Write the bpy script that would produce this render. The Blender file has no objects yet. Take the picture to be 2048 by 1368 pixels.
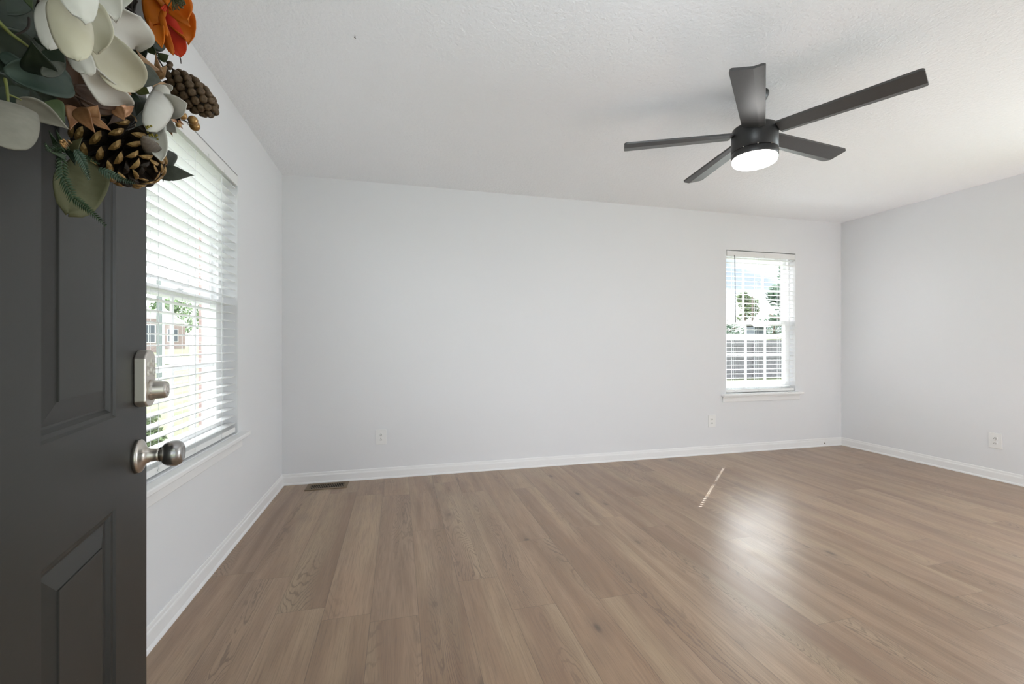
import bpy, bmesh, math, random
from mathutils import Vector as V, Matrix as M

# ---------------------------------------------------------------- camera, world, lights, exposure
S = bpy.context.scene
COL = S.collection
CAM_H = 1.111
YAW = math.radians(14.42)
FPX, CX, CY = 883.2, 1024.0, 687.5

cd = bpy.data.cameras.new('camera')
cam = bpy.data.objects.new('camera', cd)
COL.objects.link(cam)
cam.location = (0, 0, CAM_H)
cam.rotation_euler = (math.pi / 2, 0, -YAW)
cd.sensor_width = 36.0
cd.lens = 36.0 * FPX / 2048.0
cd.shift_y = 3.5 / 2048.0
cd.clip_start = 0.01
cd.clip_end = 400
S.camera = cam

S.view_settings.view_transform = 'Standard'
S.view_settings.look = 'None'
S.view_settings.gamma = 1.0
S.view_settings.exposure = 0.14
S.view_settings.use_curve_mapping = False
S.cycles.use_denoising = True
S.cycles.max_bounces = 14
S.cycles.diffuse_bounces = 8
S.cycles.transparent_max_bounces = 24
S.cycles.sample_clamp_indirect = 8.0

SUN_EL = math.radians(45.4)
SUN_H = V((0.736, 0.677, 0)).normalized()          # towards the sun
SUN_STRENGTH = 25.0
SKY_STRENGTH = 1.0
HAZE = 18.0
DOOR_LIGHT = 30.0
SIDE_LIGHT = 33.0
XR_FILL = 6.3
LAMP_EMIT = 22.0


def world():
    w = bpy.data.worlds.new('sky')
    S.world = w
    w.use_nodes = True
    nt = w.node_tree
    nt.nodes.clear()
    N = nt.nodes.new
    L = nt.links.new
    out = N('ShaderNodeOutputWorld')
    bg = N('ShaderNodeBackground')
    tc = N('ShaderNodeTexCoord')
    sep = N('ShaderNodeSeparateXYZ')
    L(tc.outputs['Generated'], sep.inputs[0])
    # clear sky: pale at the horizon, blue above
    ramp = N('ShaderNodeValToRGB')
    ramp.color_ramp.elements[0].position = 0.0
    ramp.color_ramp.elements[0].color = (0.80, 0.90, 1.0, 1)
    ramp.color_ramp.elements[1].position = 0.6
    ramp.color_ramp.elements[1].color = (0.36, 0.58, 0.95, 1)
    L(sep.outputs['Z'], ramp.inputs[0])
    mp = N('ShaderNodeMapping')
    mp.inputs['Scale'].default_value = (2.2, 2.2, 6.0)
    mp.inputs['Location'].default_value = (1.7, 0.4, 0.35)
    L(tc.outputs['Generated'], mp.inputs[0])
    nz = N('ShaderNodeTexNoise')
    nz.inputs['Scale'].default_value = 1.6
    nz.inputs['Detail'].default_value = 6
    L(mp.outputs[0], nz.inputs['Vector'])
    cl = N('ShaderNodeValToRGB')
    cl.color_ramp.elements[0].position = 0.40
    cl.color_ramp.elements[1].position = 0.58
    L(nz.outputs['Fac'], cl.inputs[0])
    mix = N('ShaderNodeMix')
    mix.data_type = 'RGBA'
    L(cl.outputs[0], mix.inputs[0])
    L(ramp.outputs[0], mix.inputs[6])
    mix.inputs[7].default_value = (1.75, 1.78, 1.82, 1)
    # the side of the sky away from the back garden is a bright white overcast
    mr = N('ShaderNodeMapRange')
    mr.inputs['From Min'].default_value = 0.25
    mr.inputs['From Max'].default_value = -0.35
    L(sep.outputs['X'], mr.inputs['Value'])
    mix2 = N('ShaderNodeMix')
    mix2.data_type = 'RGBA'
    L(mr.outputs[0], mix2.inputs[0])
    L(mix.outputs[2], mix2.inputs[6])
    mix2.inputs[7].default_value = (5.5, 5.65, 5.9, 1)
    dp = N('ShaderNodeVectorMath')
    dp.operation = 'DOT_PRODUCT'
    L(tc.outputs['Generated'], dp.inputs[0])
    dp.inputs[1].default_value = (0.70, 0.68, 0.20)
    mr2 = N('ShaderNodeMapRange')
    mr2.inputs['From Min'].default_value = 0.70
    mr2.inputs['From Max'].default_value = 0.96
    L(dp.outputs['Value'], mr2.inputs['Value'])
    mix3 = N('ShaderNodeMix')
    mix3.data_type = 'RGBA'
    mr3 = N('ShaderNodeMapRange')
    mr3.inputs['From Min'].default_value = 0.20
    mr3.inputs['From Max'].default_value = 0.32
    L(sep.outputs['Z'], mr3.inputs['Value'])
    hm = N('ShaderNodeMath')
    hm.operation = 'MULTIPLY'
    L(mr2.outputs[0], hm.inputs[0])
    L(mr3.outputs[0], hm.inputs[1])
    L(hm.outputs[0], mix3.inputs[0])
    L(mix2.outputs[2], mix3.inputs[6])
    mix3.inputs[7].default_value = (HAZE * 0.95, HAZE * 0.97, HAZE, 1)
    L(mix3.outputs[2], bg.inputs['Color'])
    bg.inputs['Strength'].default_value = SKY_STRENGTH
    L(bg.outputs[0], out.inputs[0])


world()


def area_light(name, loc, direction, sx, sy, power, color=(1, 1, 1), spread=math.pi):
    ld = bpy.data.lights.new(name, 'AREA')
    ld.shape = 'RECTANGLE'
    ld.size, ld.size_y = sx, sy
    ld.energy = power
    ld.color = color
    ld.spread = spread
    o = bpy.data.objects.new(name, ld)
    COL.objects.link(o)
    o.location = loc
    o.rotation_euler = V(direction).to_track_quat('-Z', 'Y').to_euler()
    return o


sd = bpy.data.lights.new('sun', 'SUN')
sd.energy = SUN_STRENGTH
sd.angle = math.radians(0.25)
sd.color = (0.92, 0.965, 1.0)
sun = bpy.data.objects.new('sun', sd)
COL.objects.link(sun)
sdir = SUN_H * math.cos(SUN_EL) + V((0, 0, math.sin(SUN_EL)))
sun.rotation_euler = (-sdir).to_track_quat('-Z', 'Y').to_euler()
sun.location = (20, 20, 25)
# daylight through the open entry door behind the camera plus a fill lamp added beyond the right wall (both out of frame)
area_light('daylight_doorway', (0.12, -0.10, 1.58), (2.6, 1, 0.9), 0.8, 0.9, DOOR_LIGHT, (0.85, 0.935, 1.0))
area_light('added_side_fill', (XR_FILL, 1.2, 1.40), (-1, 0.05, 0.08), 2.0, 1.3, SIDE_LIGHT, (0.85, 0.935, 1.0), math.radians(105))

# ---------------------------------------------------------------- helpers
rnd = random.Random(7)


class MB:
    """collects geometry, then links it as one mesh object"""

    def __init__(self):
        self.v, self.f, self.m, self.s = [], [], [], []
        self.mi, self.sm = 0, False

    def add(self, verts, faces):
        b = len(self.v)
        self.v += [tuple(p) for p in verts]
        for f in faces:
            self.f.append([b + i for i in f])
            self.m.append(self.mi)
            self.s.append(self.sm)

    def box(self, a, b, T=None):
        x0, y0, z0 = a
        x1, y1, z1 = b
        P = [(x0, y0, z0), (x1, y0, z0), (x1, y1, z0), (x0, y1, z0), (x0, y0, z1), (x1, y0, z1), (x1, y1, z1), (x0, y1, z1)]
        if T:
            P = [T(*p) for p in P]
        self.add(P, [(0, 3, 2, 1), (4, 5, 6, 7), (0, 1, 5, 4), (1, 2, 6, 5), (2, 3, 7, 6), (3, 0, 4, 7)])

    def grid(self, fn, nu, nv):
        P = [fn(i / nu, j / nv) for i in range(nu + 1) for j in range(nv + 1)]
        F = [(i * (nv + 1) + j, (i + 1) * (nv + 1) + j, (i + 1) * (nv + 1) + j + 1, i * (nv + 1) + j + 1) for i in range(nu) for j in range(nv)]
        self.add(P, F)

    def lathe(self, prof, O, ax, n=32, cap=True):
        """prof: (distance along ax, radius)"""
        O, ax = V(O), V(ax).normalized()
        u = ax.orthogonal().normalized()
        w = ax.cross(u)
        P = []
        for d, r in prof:
            for k in range(n):
                a = 2 * math.pi * k / n
                P.append(O + ax * d + (u * math.cos(a) + w * math.sin(a)) * r)
        F = []
        for i in range(len(prof) - 1):
            for k in range(n):
                k2 = (k + 1) % n
                F.append((i * n + k, i * n + k2, (i + 1) * n + k2, (i + 1) * n + k))
        if cap:
            F.append(tuple(range(n))[::-1])
            F.append(tuple((len(prof) - 1) * n + k for k in range(n)))
        self.add(P, F)

    def tube(self, pts, r, n=8):
        pts = [V(p) for p in pts]
        rr = r if isinstance(r, (list, tuple)) else [r] * len(pts)
        P = []
        u = None
        for i, p in enumerate(pts):
            t = (pts[min(i + 1, len(pts) - 1)] - pts[max(i - 1, 0)]).normalized()
            if u is None:
                u = t.orthogonal().normalized()
            else:
                u = (u - t * u.dot(t)).normalized()
            w = t.cross(u)
            for k in range(n):
                a = 2 * math.pi * k / n
                P.append(p + (u * math.cos(a) + w * math.sin(a)) * rr[i])
        F = [(i * n + k, i * n + (k + 1) % n, (i + 1) * n + (k + 1) % n, (i + 1) * n + k) for i in range(len(pts) - 1) for k in range(n)]
        F.append(tuple(range(n))[::-1])
        F.append(tuple((len(pts) - 1) * n + k for k in range(n)))
        self.add(P, F)

    def ball(self, c, r, n=10, sq=(1, 1, 1)):
        c = V(c)
        P = []
        for i in range(n + 1):
            th = math.pi * i / n
            for k in range(n * 2):
                a = math.pi * k / n
                P.append(c + V((r * sq[0] * math.sin(th) * math.cos(a), r * sq[1] * math.sin(th) * math.sin(a), r * sq[2] * math.cos(th))))
        m = n * 2
        F = [(i * m + k, (i + 1) * m + k, (i + 1) * m + (k + 1) % m, i * m + (k + 1) % m) for i in range(n) for k in range(m)]
        self.add(P, F)

    def build(self, name, mats, parent=None, bevel=0, solid=0, seg=2, origin=None):
        me = bpy.data.meshes.new(name)
        off = V(origin) if origin is not None else V((0, 0, 0))
        me.from_pydata([tuple(V(p) - off) for p in self.v], [], self.f)
        mats = mats if isinstance(mats, (list, tuple)) else [mats]
        for m in mats:
            me.materials.append(m)
        me.polygons.foreach_set('material_index', self.m)
        me.polygons.foreach_set('use_smooth', self.s)
        me.update()
        bm = bmesh.new()
        bm.from_mesh(me)
        if not solid:
            if not bevel:
                bmesh.ops.remove_doubles(bm, verts=bm.verts, dist=1e-6)
            bmesh.ops.recalc_face_normals(bm, faces=bm.faces)
        bm.to_mesh(me)
        bm.free()
        o = bpy.data.objects.new(name, me)
        COL.objects.link(o)
        o.location = off
        if parent:
            o.parent = parent
            o.matrix_parent_inverse = M.Identity(4)
            o.location = off - world_loc(parent)
        if solid:
            md = o.modifiers.new('thickness', 'SOLIDIFY')
            md.thickness = solid
            md.offset = 0
        if bevel:
            md = o.modifiers.new('bevel', 'BEVEL')
            md.width = bevel
            md.segments = seg
            md.limit_method = 'ANGLE'
            md.angle_limit = math.radians(40)
            md.harden_normals = False
        return o


def world_loc(o):
    p = V((0, 0, 0))
    while o:
        p += o.location
        o = o.parent
    return p


def empty(name, loc, label=None, cat=None, group=None, kind=None):
    o = bpy.data.objects.new(name, None)
    o.empty_display_size = 0.1
    COL.objects.link(o)
    o.location = loc
    return tag(o, label, cat, group, kind)


def tag(o, label=None, cat=None, group=None, kind=None):
    if label: o['label'] = label
    if cat: o['category'] = cat
    if group: o['group'] = group
    if kind: o['kind'] = kind
    return o


def copy_tree(o, parent=None):
    c = o.copy()
    COL.objects.link(c)
    if parent:
        c.parent = parent
    for ch in list(o.children):
        copy_tree(ch, c)
    return c


# ---------------------------------------------------------------- materials
def mat(name, color=(0.8, 0.8, 0.8), rough=0.5, metal=0.0, spec=0.5):
    m = bpy.data.materials.new(name)
    m.use_nodes = True
    b = m.node_tree.nodes['Principled BSDF']
    b.inputs['Base Color'].default_value = (*color, 1)
    b.inputs['Roughness'].default_value = rough
    b.inputs['Metallic'].default_value = metal
    b.inputs['Specular IOR Level'].default_value = spec
    return m


class NT:
    def __init__(self, m):
        self.t = m.node_tree
        self.b = self.t.nodes['Principled BSDF']
        self.out = [n for n in self.t.nodes if n.type == 'OUTPUT_MATERIAL'][0]

    def n(self, kind, **kw):
        x = self.t.nodes.new(kind)
        for k, v in kw.items():
            if k in x.inputs.keys():
                self.set(x.inputs[k], v)
            else:
                setattr(x, k, v)
        return x

    def set(self, sock, v):
        if isinstance(v, bpy.types.NodeSocket):
            self.t.links.new(v, sock)
        else:
            sock.default_value = v

    def math(self, op, a, b=0.0, c=0.0):
        x = self.t.nodes.new('ShaderNodeMath')
        x.operation = op
        for i, v in enumerate((a, b, c)):
            self.set(x.inputs[i], v)
        return x.outputs[0]

    def mix(self, fac, a, b, blend='MIX'):
        x = self.t.nodes.new('ShaderNodeMix')
        x.data_type = 'RGBA'
        x.blend_type = blend
        self.set(x.inputs[0], fac)
        self.set(x.inputs[6], a if isinstance(a, bpy.types.NodeSocket) else (*a, 1))
        self.set(x.inputs[7], b if isinstance(b, bpy.types.NodeSocket) else (*b, 1))
        return x.outputs[2]

    def coord(self, which='Object'):
        return self.t.nodes.new('ShaderNodeTexCoord').outputs[which]

    def mapping(self, vec, scale=(1, 1, 1), loc=(0, 0, 0)):
        x = self.t.nodes.new('ShaderNodeMapping')
        self.set(x.inputs['Vector'], vec)
        x.inputs['Scale'].default_value = scale
        x.inputs['Location'].default_value = loc
        return x.outputs[0]

    def noise(self, vec, scale, detail=3, rough=0.5, dist=0.0, out='Fac'):
        x = self.t.nodes.new('ShaderNodeTexNoise')
        self.set(x.inputs['Vector'], vec)
        x.inputs['Scale'].default_value = scale
        x.inputs['Detail'].default_value = detail
        x.inputs['Roughness'].default_value = rough
        x.inputs['Distortion'].default_value = dist
        return x.outputs[out]

    def ramp(self, fac, stops):
        x = self.t.nodes.new('ShaderNodeValToRGB')
        self.set(x.inputs[0], fac)
        r = x.color_ramp
        while len(r.elements) < len(stops):
            r.elements.new(0.5)
        for e, (p, c) in zip(r.elements, stops):
            e.position = p
            e.color = (*c, 1) if len(c) == 3 else c
        return x.outputs[0]

    def bump(self, height, strength=0.3, dist=0.002):
        x = self.t.nodes.new('ShaderNodeBump')
        self.set(x.inputs['Height'], height)
        x.inputs['Strength'].default_value = strength
        x.inputs['Distance'].default_value = dist
        self.t.links.new(x.outputs[0], self.b.inputs['Normal'])

    def color(self, c):
        self.set(self.b.inputs['Base Color'], c)


def paint(name, color, rough, bscale, bstr, bdist=0.002, detail=4):
    m = mat(name, color, rough, spec=0.3)
    t = NT(m)
    t.bump(t.noise(t.coord(), bscale, detail, 0.6), bstr, bdist)
    return m


M_WALL = paint('wall_paint', (0.79, 0.798, 0.815), 0.6, 90, 0.12, 0.001)
M_CEIL = paint('ceiling_texture', (0.915, 0.93, 0.955), 0.8, 60, 0.9, 0.006, 3)
M_TRIM = paint('white_trim_paint', (0.86, 0.86, 0.86), 0.3, 30, 0.03)
M_SASH = paint('white_vinyl', (0.90, 0.905, 0.91), 0.35, 40, 0.02)
M_PLATE = paint('white_plastic', (0.84, 0.84, 0.83), 0.3, 50, 0.02)
M_SLOT = mat('dark_slot', (0.03, 0.03, 0.03), 0.6)


def m_slat():
    m = mat('faux_wood_slat', (0.92, 0.92, 0.92), 0.4)
    t = NT(m)
    tr = t.n('ShaderNodeBsdfTranslucent')
    tr.inputs['Color'].default_value = (0.9, 0.93, 0.93, 1)
    mx = t.n('ShaderNodeMixShader')
    mx.inputs[0].default_value = 0.22
    t.t.links.new(t.b.outputs[0], mx.inputs[1])
    t.t.links.new(tr.outputs[0], mx.inputs[2])
    t.t.links.new(mx.outputs[0], t.out.inputs['Surface'])
    t.bump(t.noise(t.mapping(t.coord(), (4, 60, 60)), 6, 2), 0.05, 0.001)
    return m


M_SLAT = m_slat()
M_RAIL = paint('blind_rail_white', (0.84, 0.84, 0.83), 0.35, 40, 0.02)
M_CORD = mat('blind_cord', (0.80, 0.82, 0.83), 0.8)
M_WAND = mat('grey_wand', (0.16, 0.17, 0.18), 0.3)


def m_glass():
    m = bpy.data.materials.new('window_glass')
    m.use_nodes = True
    t = m.node_tree
    t.nodes.clear()
    out = t.nodes.new('ShaderNodeOutputMaterial')
    tr = t.nodes.new('ShaderNodeBsdfTransparent')
    tr.inputs[0].default_value = (0.95, 0.97, 0.96, 1)
    gl = t.nodes.new('ShaderNodeBsdfGlossy')
    gl.inputs['Roughness'].default_value = 0.02
    lw = t.nodes.new('ShaderNodeLayerWeight')
    pw = t.nodes.new('ShaderNodeMath')
    pw.operation = 'POWER'
    t.links.new(lw.outputs['Facing'], pw.inputs[0])
    pw.inputs[1].default_value = 5.0
    fr = t.nodes.new('ShaderNodeMath')
    fr.operation = 'MULTIPLY_ADD'
    t.links.new(pw.outputs[0], fr.inputs[0])
    fr.inputs[1].default_value = 0.9
    fr.inputs[2].default_value = 0.05
    mx = t.nodes.new('ShaderNodeMixShader')
    t.links.new(fr.outputs[0], mx.inputs[0])
    t.links.new(tr.outputs[0], mx.inputs[1])
    t.links.new(gl.outputs[0], mx.inputs[2])
    t.links.new(mx.outputs[0], out.inputs[0])
    return m


M_GLASS = m_glass()


def m_floor():
    m = mat('oak_planks', rough=0.36, spec=0.8)
    t = NT(m)
    sep = t.n('ShaderNodeSeparateXYZ')
    t.set(sep.inputs[0], t.coord())
    X, Y = sep.outputs['X'], sep.outputs['Y']
    W, LN = 0.19, 1.5
    xs = t.math('DIVIDE', t.math('ADD', X, 5 * W - 0.08 + W * 10), W)
    row = t.math('FLOOR', xs)
    fx = t.math('FRACT', xs)
    wn = t.n('ShaderNodeTexWhiteNoise', noise_dimensions='1D')
    t.set(wn.inputs['W'], row)
    ys = t.math('DIVIDE', t.math('ADD', t.math('ADD', Y, 20.0), t.math('MULTIPLY', wn.outputs['Value'], LN * 3)), LN)
    seg = t.math('FLOOR', ys)
    fy = t.math('FRACT', ys)
    pid = t.math('ADD', t.math('MULTIPLY', row, 17.31), t.math('MULTIPLY', seg, 5.77))
    wid = t.n('ShaderNodeTexWhiteNoise', noise_dimensions='1D')
    t.set(wid.inputs['W'], pid)
    rv = wid.outputs['Value']
    # plank-local coordinates, shifted per plank so the figure never repeats
    cmb = t.n('ShaderNodeCombineXYZ')
    t.set(cmb.inputs[0], t.math('ADD', X, t.math('MULTIPLY', rv, 13.0)))
    t.set(cmb.inputs[1], t.math('ADD', Y, t.math('MULTIPLY', rv, 37.0)))
    t.set(cmb.inputs[2], t.math('MULTIPLY', rv, 9.0))
    P = cmb.outputs[0]
    base = t.ramp(rv, [(0.0, (0.345, 0.226, 0.140)), (0.35, (0.388, 0.258, 0.163)), (0.7, (0.364, 0.242, 0.157)), (1.0, (0.418, 0.286, 0.183))])
    # broad tonal streaks along the grain
    s1 = t.noise(t.mapping(P, (11, 0.8, 1)), 1.0, 4, 0.6, 0.6)
    col = t.mix(t.ramp(s1, [(0.30, (0, 0, 0)), (0.66, (1, 1, 1))]), t.mix(1.0, base, (0.62, 0.56, 0.52), 'MULTIPLY'), base)
    s1b = t.noise(t.mapping(P, (6, 0.7, 1), (4, 7, 0)), 1.0, 3, 0.5, 0.4)
    col = t.mix(t.math('MULTIPLY', t.ramp(s1b, [(0.48, (0, 0, 0)), (0.72, (1, 1, 1))]), 0.48), col, (0.48, 0.37, 0.235))
    s1c = t.noise(t.mapping(P, (4, 0.6, 1), (9, 2, 0)), 1.0, 2, 0.5, 0.2)
    col = t.mix(t.math('MULTIPLY', t.ramp(s1c, [(0.50, (0, 0, 0)), (0.75, (1, 1, 1))]), 0.13), col, (0.40, 0.21, 0.125))
    # cathedral figure: contour lines of a smooth field stretched along the plank
    d = t.noise(t.mapping(P, (6.2, 0.85, 1)), 1.0, 1.5, 0.4, 0.5)
    wob = t.math('MULTIPLY', t.math('SUBTRACT', t.noise(t.mapping(P, (60, 16, 1)), 1.0, 2, 0.6), 0.5), 0.022)
    ring = t.math('SINE', t.math('MULTIPLY', t.math('ADD', d, wob), 300.0))
    rmask = t.ramp(t.noise(t.mapping(P, (6.5, 0.45, 1), (3, 1, 2)), 1.0, 1.5), [(0.49, (0, 0, 0)), (0.64, (1, 1, 1))])
    rl = t.math('MULTIPLY', t.ramp(ring, [(0.42, (0, 0, 0)), (0.95, (1, 1, 1))]), rmask)
    col = t.mix(t.math('MULTIPLY', rl, 0.66), col, (0.135, 0.085, 0.055))
    # fine pores
    fine = t.noise(t.mapping(P, (300, 7, 1)), 1.0, 2, 0.6)
    col = t.mix(t.math('MULTIPLY', t.ramp(fine, [(0.46, (0, 0, 0)), (0.72, (1, 1, 1))]), 0.60), col, (0.185, 0.12, 0.08))
    # small dark knots with a soft halo drawn out along the grain
    wv = t.math('MULTIPLY', t.math('SUBTRACT', t.noise(t.mapping(P, (40, 22, 1)), 1.0, 2), 0.5), 0.045)
    vo = t.n('ShaderNodeTexVoronoi')
    t.set(vo.inputs['Vector'], t.mapping(P, (4.4, 2.0, 1)))
    vo.inputs['Scale'].default_value = 1.0
    vd = t.math('ADD', vo.outputs['Distance'], wv)
    col = t.mix(t.math('MULTIPLY', t.ramp(vd, [(0.06, (1, 1, 1)), (0.24, (0, 0, 0))]), 0.36), col, (0.17, 0.11, 0.075))
    col = t.mix(t.math('MULTIPLY', t.ramp(vd, [(0.03, (1, 1, 1)), (0.085, (0, 0, 0))]), 0.72), col, (0.060, 0.040, 0.028))
    # seams
    ex = t.math('MULTIPLY', t.math('MINIMUM', fx, t.math('SUBTRACT', 1.0, fx)), W)
    ey = t.math('MULTIPLY', t.math('MINIMUM', fy, t.math('SUBTRACT', 1.0, fy)), LN)
    e = t.math('MINIMUM', ex, ey)
    seam = t.ramp(t.math('MULTIPLY', e, 100.0), [(0.06, (1, 1, 1)), (0.20, (0, 0, 0))])
    col = t.mix(t.math('MULTIPLY', seam, 0.5), col, (0.10, 0.068, 0.045))
    t.color(col)
    t.set(t.b.inputs['Roughness'], t.math('ADD', 0.27, t.math('MULTIPLY', t.noise(P, 5, 3), 0.12)))
    h = t.math('SUBTRACT', t.math('MULTIPLY', fine, 0.25), t.math('MULTIPLY', seam, 1.0))
    t.bump(h, 0.25, 0.0006)
    return m


M_FLOOR = m_floor()


def m_door():
    m = mat('charcoal_door_paint', (0.036, 0.035, 0.032), 0.42, spec=0.5)
    t = NT(m)
    c = t.coord()
    t.b.inputs['Specular IOR Level'].default_value = 0.3
    n1 = t.noise(c, 3.0, 4, 0.6)
    col = t.mix(t.ramp(n1, [(0.35, (0, 0, 0)), (0.75, (1, 1, 1))]), (0.024, 0.0235, 0.0212), (0.031, 0.0305, 0.0275))
    sc = t.noise(t.mapping(c, (14, 14, 60)), 1.0, 5, 0.7)
    col = t.mix(t.math('MULTIPLY', t.ramp(sc, [(0.70, (0, 0, 0)), (0.80, (1, 1, 1))]), 0.5), col, (0.09, 0.088, 0.082))
    t.color(col)
    t.bump(t.noise(t.mapping(c, (60, 60, 220)), 1.0, 3), 0.06, 0.001)
    return m


M_DOOR = m_door()


def m_metal(name, color, rough, stretch=(8, 8, 300)):
    m = mat(name, color, rough, 1.0)
    t = NT(m)
    n = t.noise(t.mapping(t.coord(), stretch), 1.0, 3, 0.6)
    t.set(t.b.inputs['Roughness'], t.math('ADD', rough - 0.08, t.math('MULTIPLY', n, 0.16)))
    t.bump(n, 0.05, 0.0004)
    return m


M_NICKEL = m_metal('satin_nickel', (0.62, 0.58, 0.53), 0.30)
M_NICKEL_P = m_metal('nickel_plate', (0.70, 0.66, 0.61), 0.42)
M_STEELKNOB = m_metal('brushed_steel', (0.42, 0.41, 0.40), 0.24, (300, 300, 8))
M_KEY = mat('keypad_button', (0.62, 0.59, 0.53), 0.45, 0.2)
M_INK = mat('dark_ink', (0.04, 0.04, 0.045), 0.6)


def m_fan():
    m = mat('matte_black_metal', (0.020, 0.019, 0.019), 0.42, spec=0.5)
    t = NT(m)
    n = t.noise(t.coord(), 60, 3)
    t.set(t.b.inputs['Roughness'], t.math('ADD', 0.36, t.math('MULTIPLY', n, 0.12)))
    return m


M_FAN = m_fan()


def m_blade():
    m = mat('charcoal_fan_blade', (0.05, 0.05, 0.05), 0.38, spec=0.6)
    t = NT(m)
    n = t.noise(t.mapping(t.coord(), (4, 4, 4)), 12, 3)
    t.color(t.mix(n, (0.046, 0.045, 0.045), (0.058, 0.057, 0.057)))
    return m


M_BLADE = m_blade()


def m_emit(name, color, s):
    m = bpy.data.materials.new(name)
    m.use_nodes = True
    t = m.node_tree
    b = t.nodes['Principled BSDF']
    b.inputs['Base Color'].default_value = (0.9, 0.9, 0.9, 1)
    b.inputs['Emission Color'].default_value = (*color, 1)
    b.inputs['Emission Strength'].default_value = s
    return m


M_LAMP = m_emit('lit_diffuser', (1.0, 0.985, 0.96), LAMP_EMIT)
M_VENT = m_metal('bronze_vent', (0.28, 0.215, 0.15), 0.5)
M_VENTDARK = mat('duct_black', (0.008, 0.006, 0.005), 0.9)


# ---------------------------------------------------------------- room shell
XL, XR, YB, YF, H = -0.886, 4.72, 3.806, 0.20, 2.44
TH = 0.14
DX0, DX1, DZ = -0.375, 0.56, 2.06             # entry door opening in the front wall
LW = (1.77, 2.819, 0.606, 2.070)              # left window: y0 y1 z0 z1
BW = (3.227, 4.098, 0.606, 2.070)             # back window: x0 x1 z0 z1

mb = MB(); mb.box((XL - TH, -0.2, -0.1), (XR + TH, YB + TH, 0.0))
tag(mb.build('floor', M_FLOOR), 'light brown oak plank floor of the empty room', None, None, 'structure')
mb = MB(); mb.box((XL - TH, YF - TH, H), (XR + TH, YB + TH, H + 0.1))
tag(mb.build('ceiling', M_CEIL), 'white textured ceiling', None, None, 'structure')


def wall_with_hole(name, T, a0, a1, hole, z1=H, z0=0.0):
    """T(a, b, z): a along the wall, b outwards"""
    h0, h1, hz0, hz1 = hole
    mb = MB()
    mb.box((a0, 0, z0), (h0, TH, z1), T)
    mb.box((h1, 0, z0), (a1, TH, z1), T)
    mb.box((h0, 0, hz1), (h1, TH, z1), T)
    if hz0 > z0:
        mb.box((h0, 0, z0), (h1, TH, hz0), T)
    return mb


def TL(a, b, z): return V((XL - b, a, z))
def TB(a, b, z): return V((a, YB + b, z))
def TR(a, b, z): return V((XR + b, a, z))
def TF(a, b, z): return V((a, YF - b, z))


tag(wall_with_hole('wall_left', TL, YF - TH, YB, LW).build('wall_left', M_WALL), 'white painted left wall with the large blinds window', None, None, 'structure')
tag(wall_with_hole('wall_back', TB, XL - TH, XR + TH, BW).build('wall_back', M_WALL), 'white painted back wall', None, None, 'structure')
mb = wall_with_hole('wall_right', TR, YF - TH, YB, (0.45, 1.95, 0.0, 2.06))  # opening added out of view so the side fill lamp reaches the room
tag(mb.build('wall_right', M_WALL), 'white painted right wall', None, None, 'structure')
mb = wall_with_hole('wall_front', TF, XL, XR, (DX0, DX1, 0, DZ))
tag(mb.build('wall_front', M_WALL), 'white painted front wall around the entry door', None, None, 'structure')

# baseboards: ogee top, flat face, quarter-round shoe
PROF = [(0, 0), (0.020, 0), (0.0195, 0.006), (0.0165, 0.012), (0.0125, 0.015), (0.0115, 0.055), (0.0105, 0.062), (0.0075, 0.068), (0.0068, 0.074), (0.0055, 0.081), (0.003, 0.085), (0, 0.085)]


def baseboard(name, label, A, B, inward):
    A, B, I = V(A), V(B), V(inward)
    d = (B - A).normalized()
    mb = MB()
    P = []
    for base, sg in ((A, 1), (B, -1)):
        for b, z in PROF:
            P.append(base + I * b + d * (sg * b * (1 if sg == 1 or True else 0)) + V((0, 0, z)))
    n = len(PROF)
    F = [(i, (i + 1) % n, n + (i + 1) % n, n + i) for i in range(n)]
    F += [tuple(range(n)), tuple(range(n, 2 * n))[::-1]]
    mb.add(P, F)
    return tag(mb.build(name, M_TRIM), label, None, None, 'structure')


baseboard('baseboard_left', 'white baseboard with shoe moulding along the left wall', (XL, YF, 0), (XL, YB, 0), (1, 0, 0))
baseboard('baseboard_back', 'white baseboard with shoe moulding along the back wall', (XL, YB, 0), (XR, YB, 0), (0, -1, 0))
baseboard('baseboard_right', 'white baseboard with shoe moulding along the right wall', (XR, 1.95, 0), (XR, YB, 0), (-1, 0, 0))

# door frame of the entry opening (behind and beside the camera)
mb = MB()
mb.box((DX0 - 0.06, YF - TH - 0.01, 0), (DX0, YF - 0.001, DZ + 0.06))
mb.box((DX1, YF - TH - 0.01, 0), (DX1 + 0.06, YF - 0.001, DZ + 0.06))
mb.box((DX0, YF - TH - 0.01, DZ), (DX1, YF - 0.001, DZ + 0.06))
tag(mb.build('trim_1', M_TRIM), 'white frame of the entry doorway', None, None, 'structure')


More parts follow.
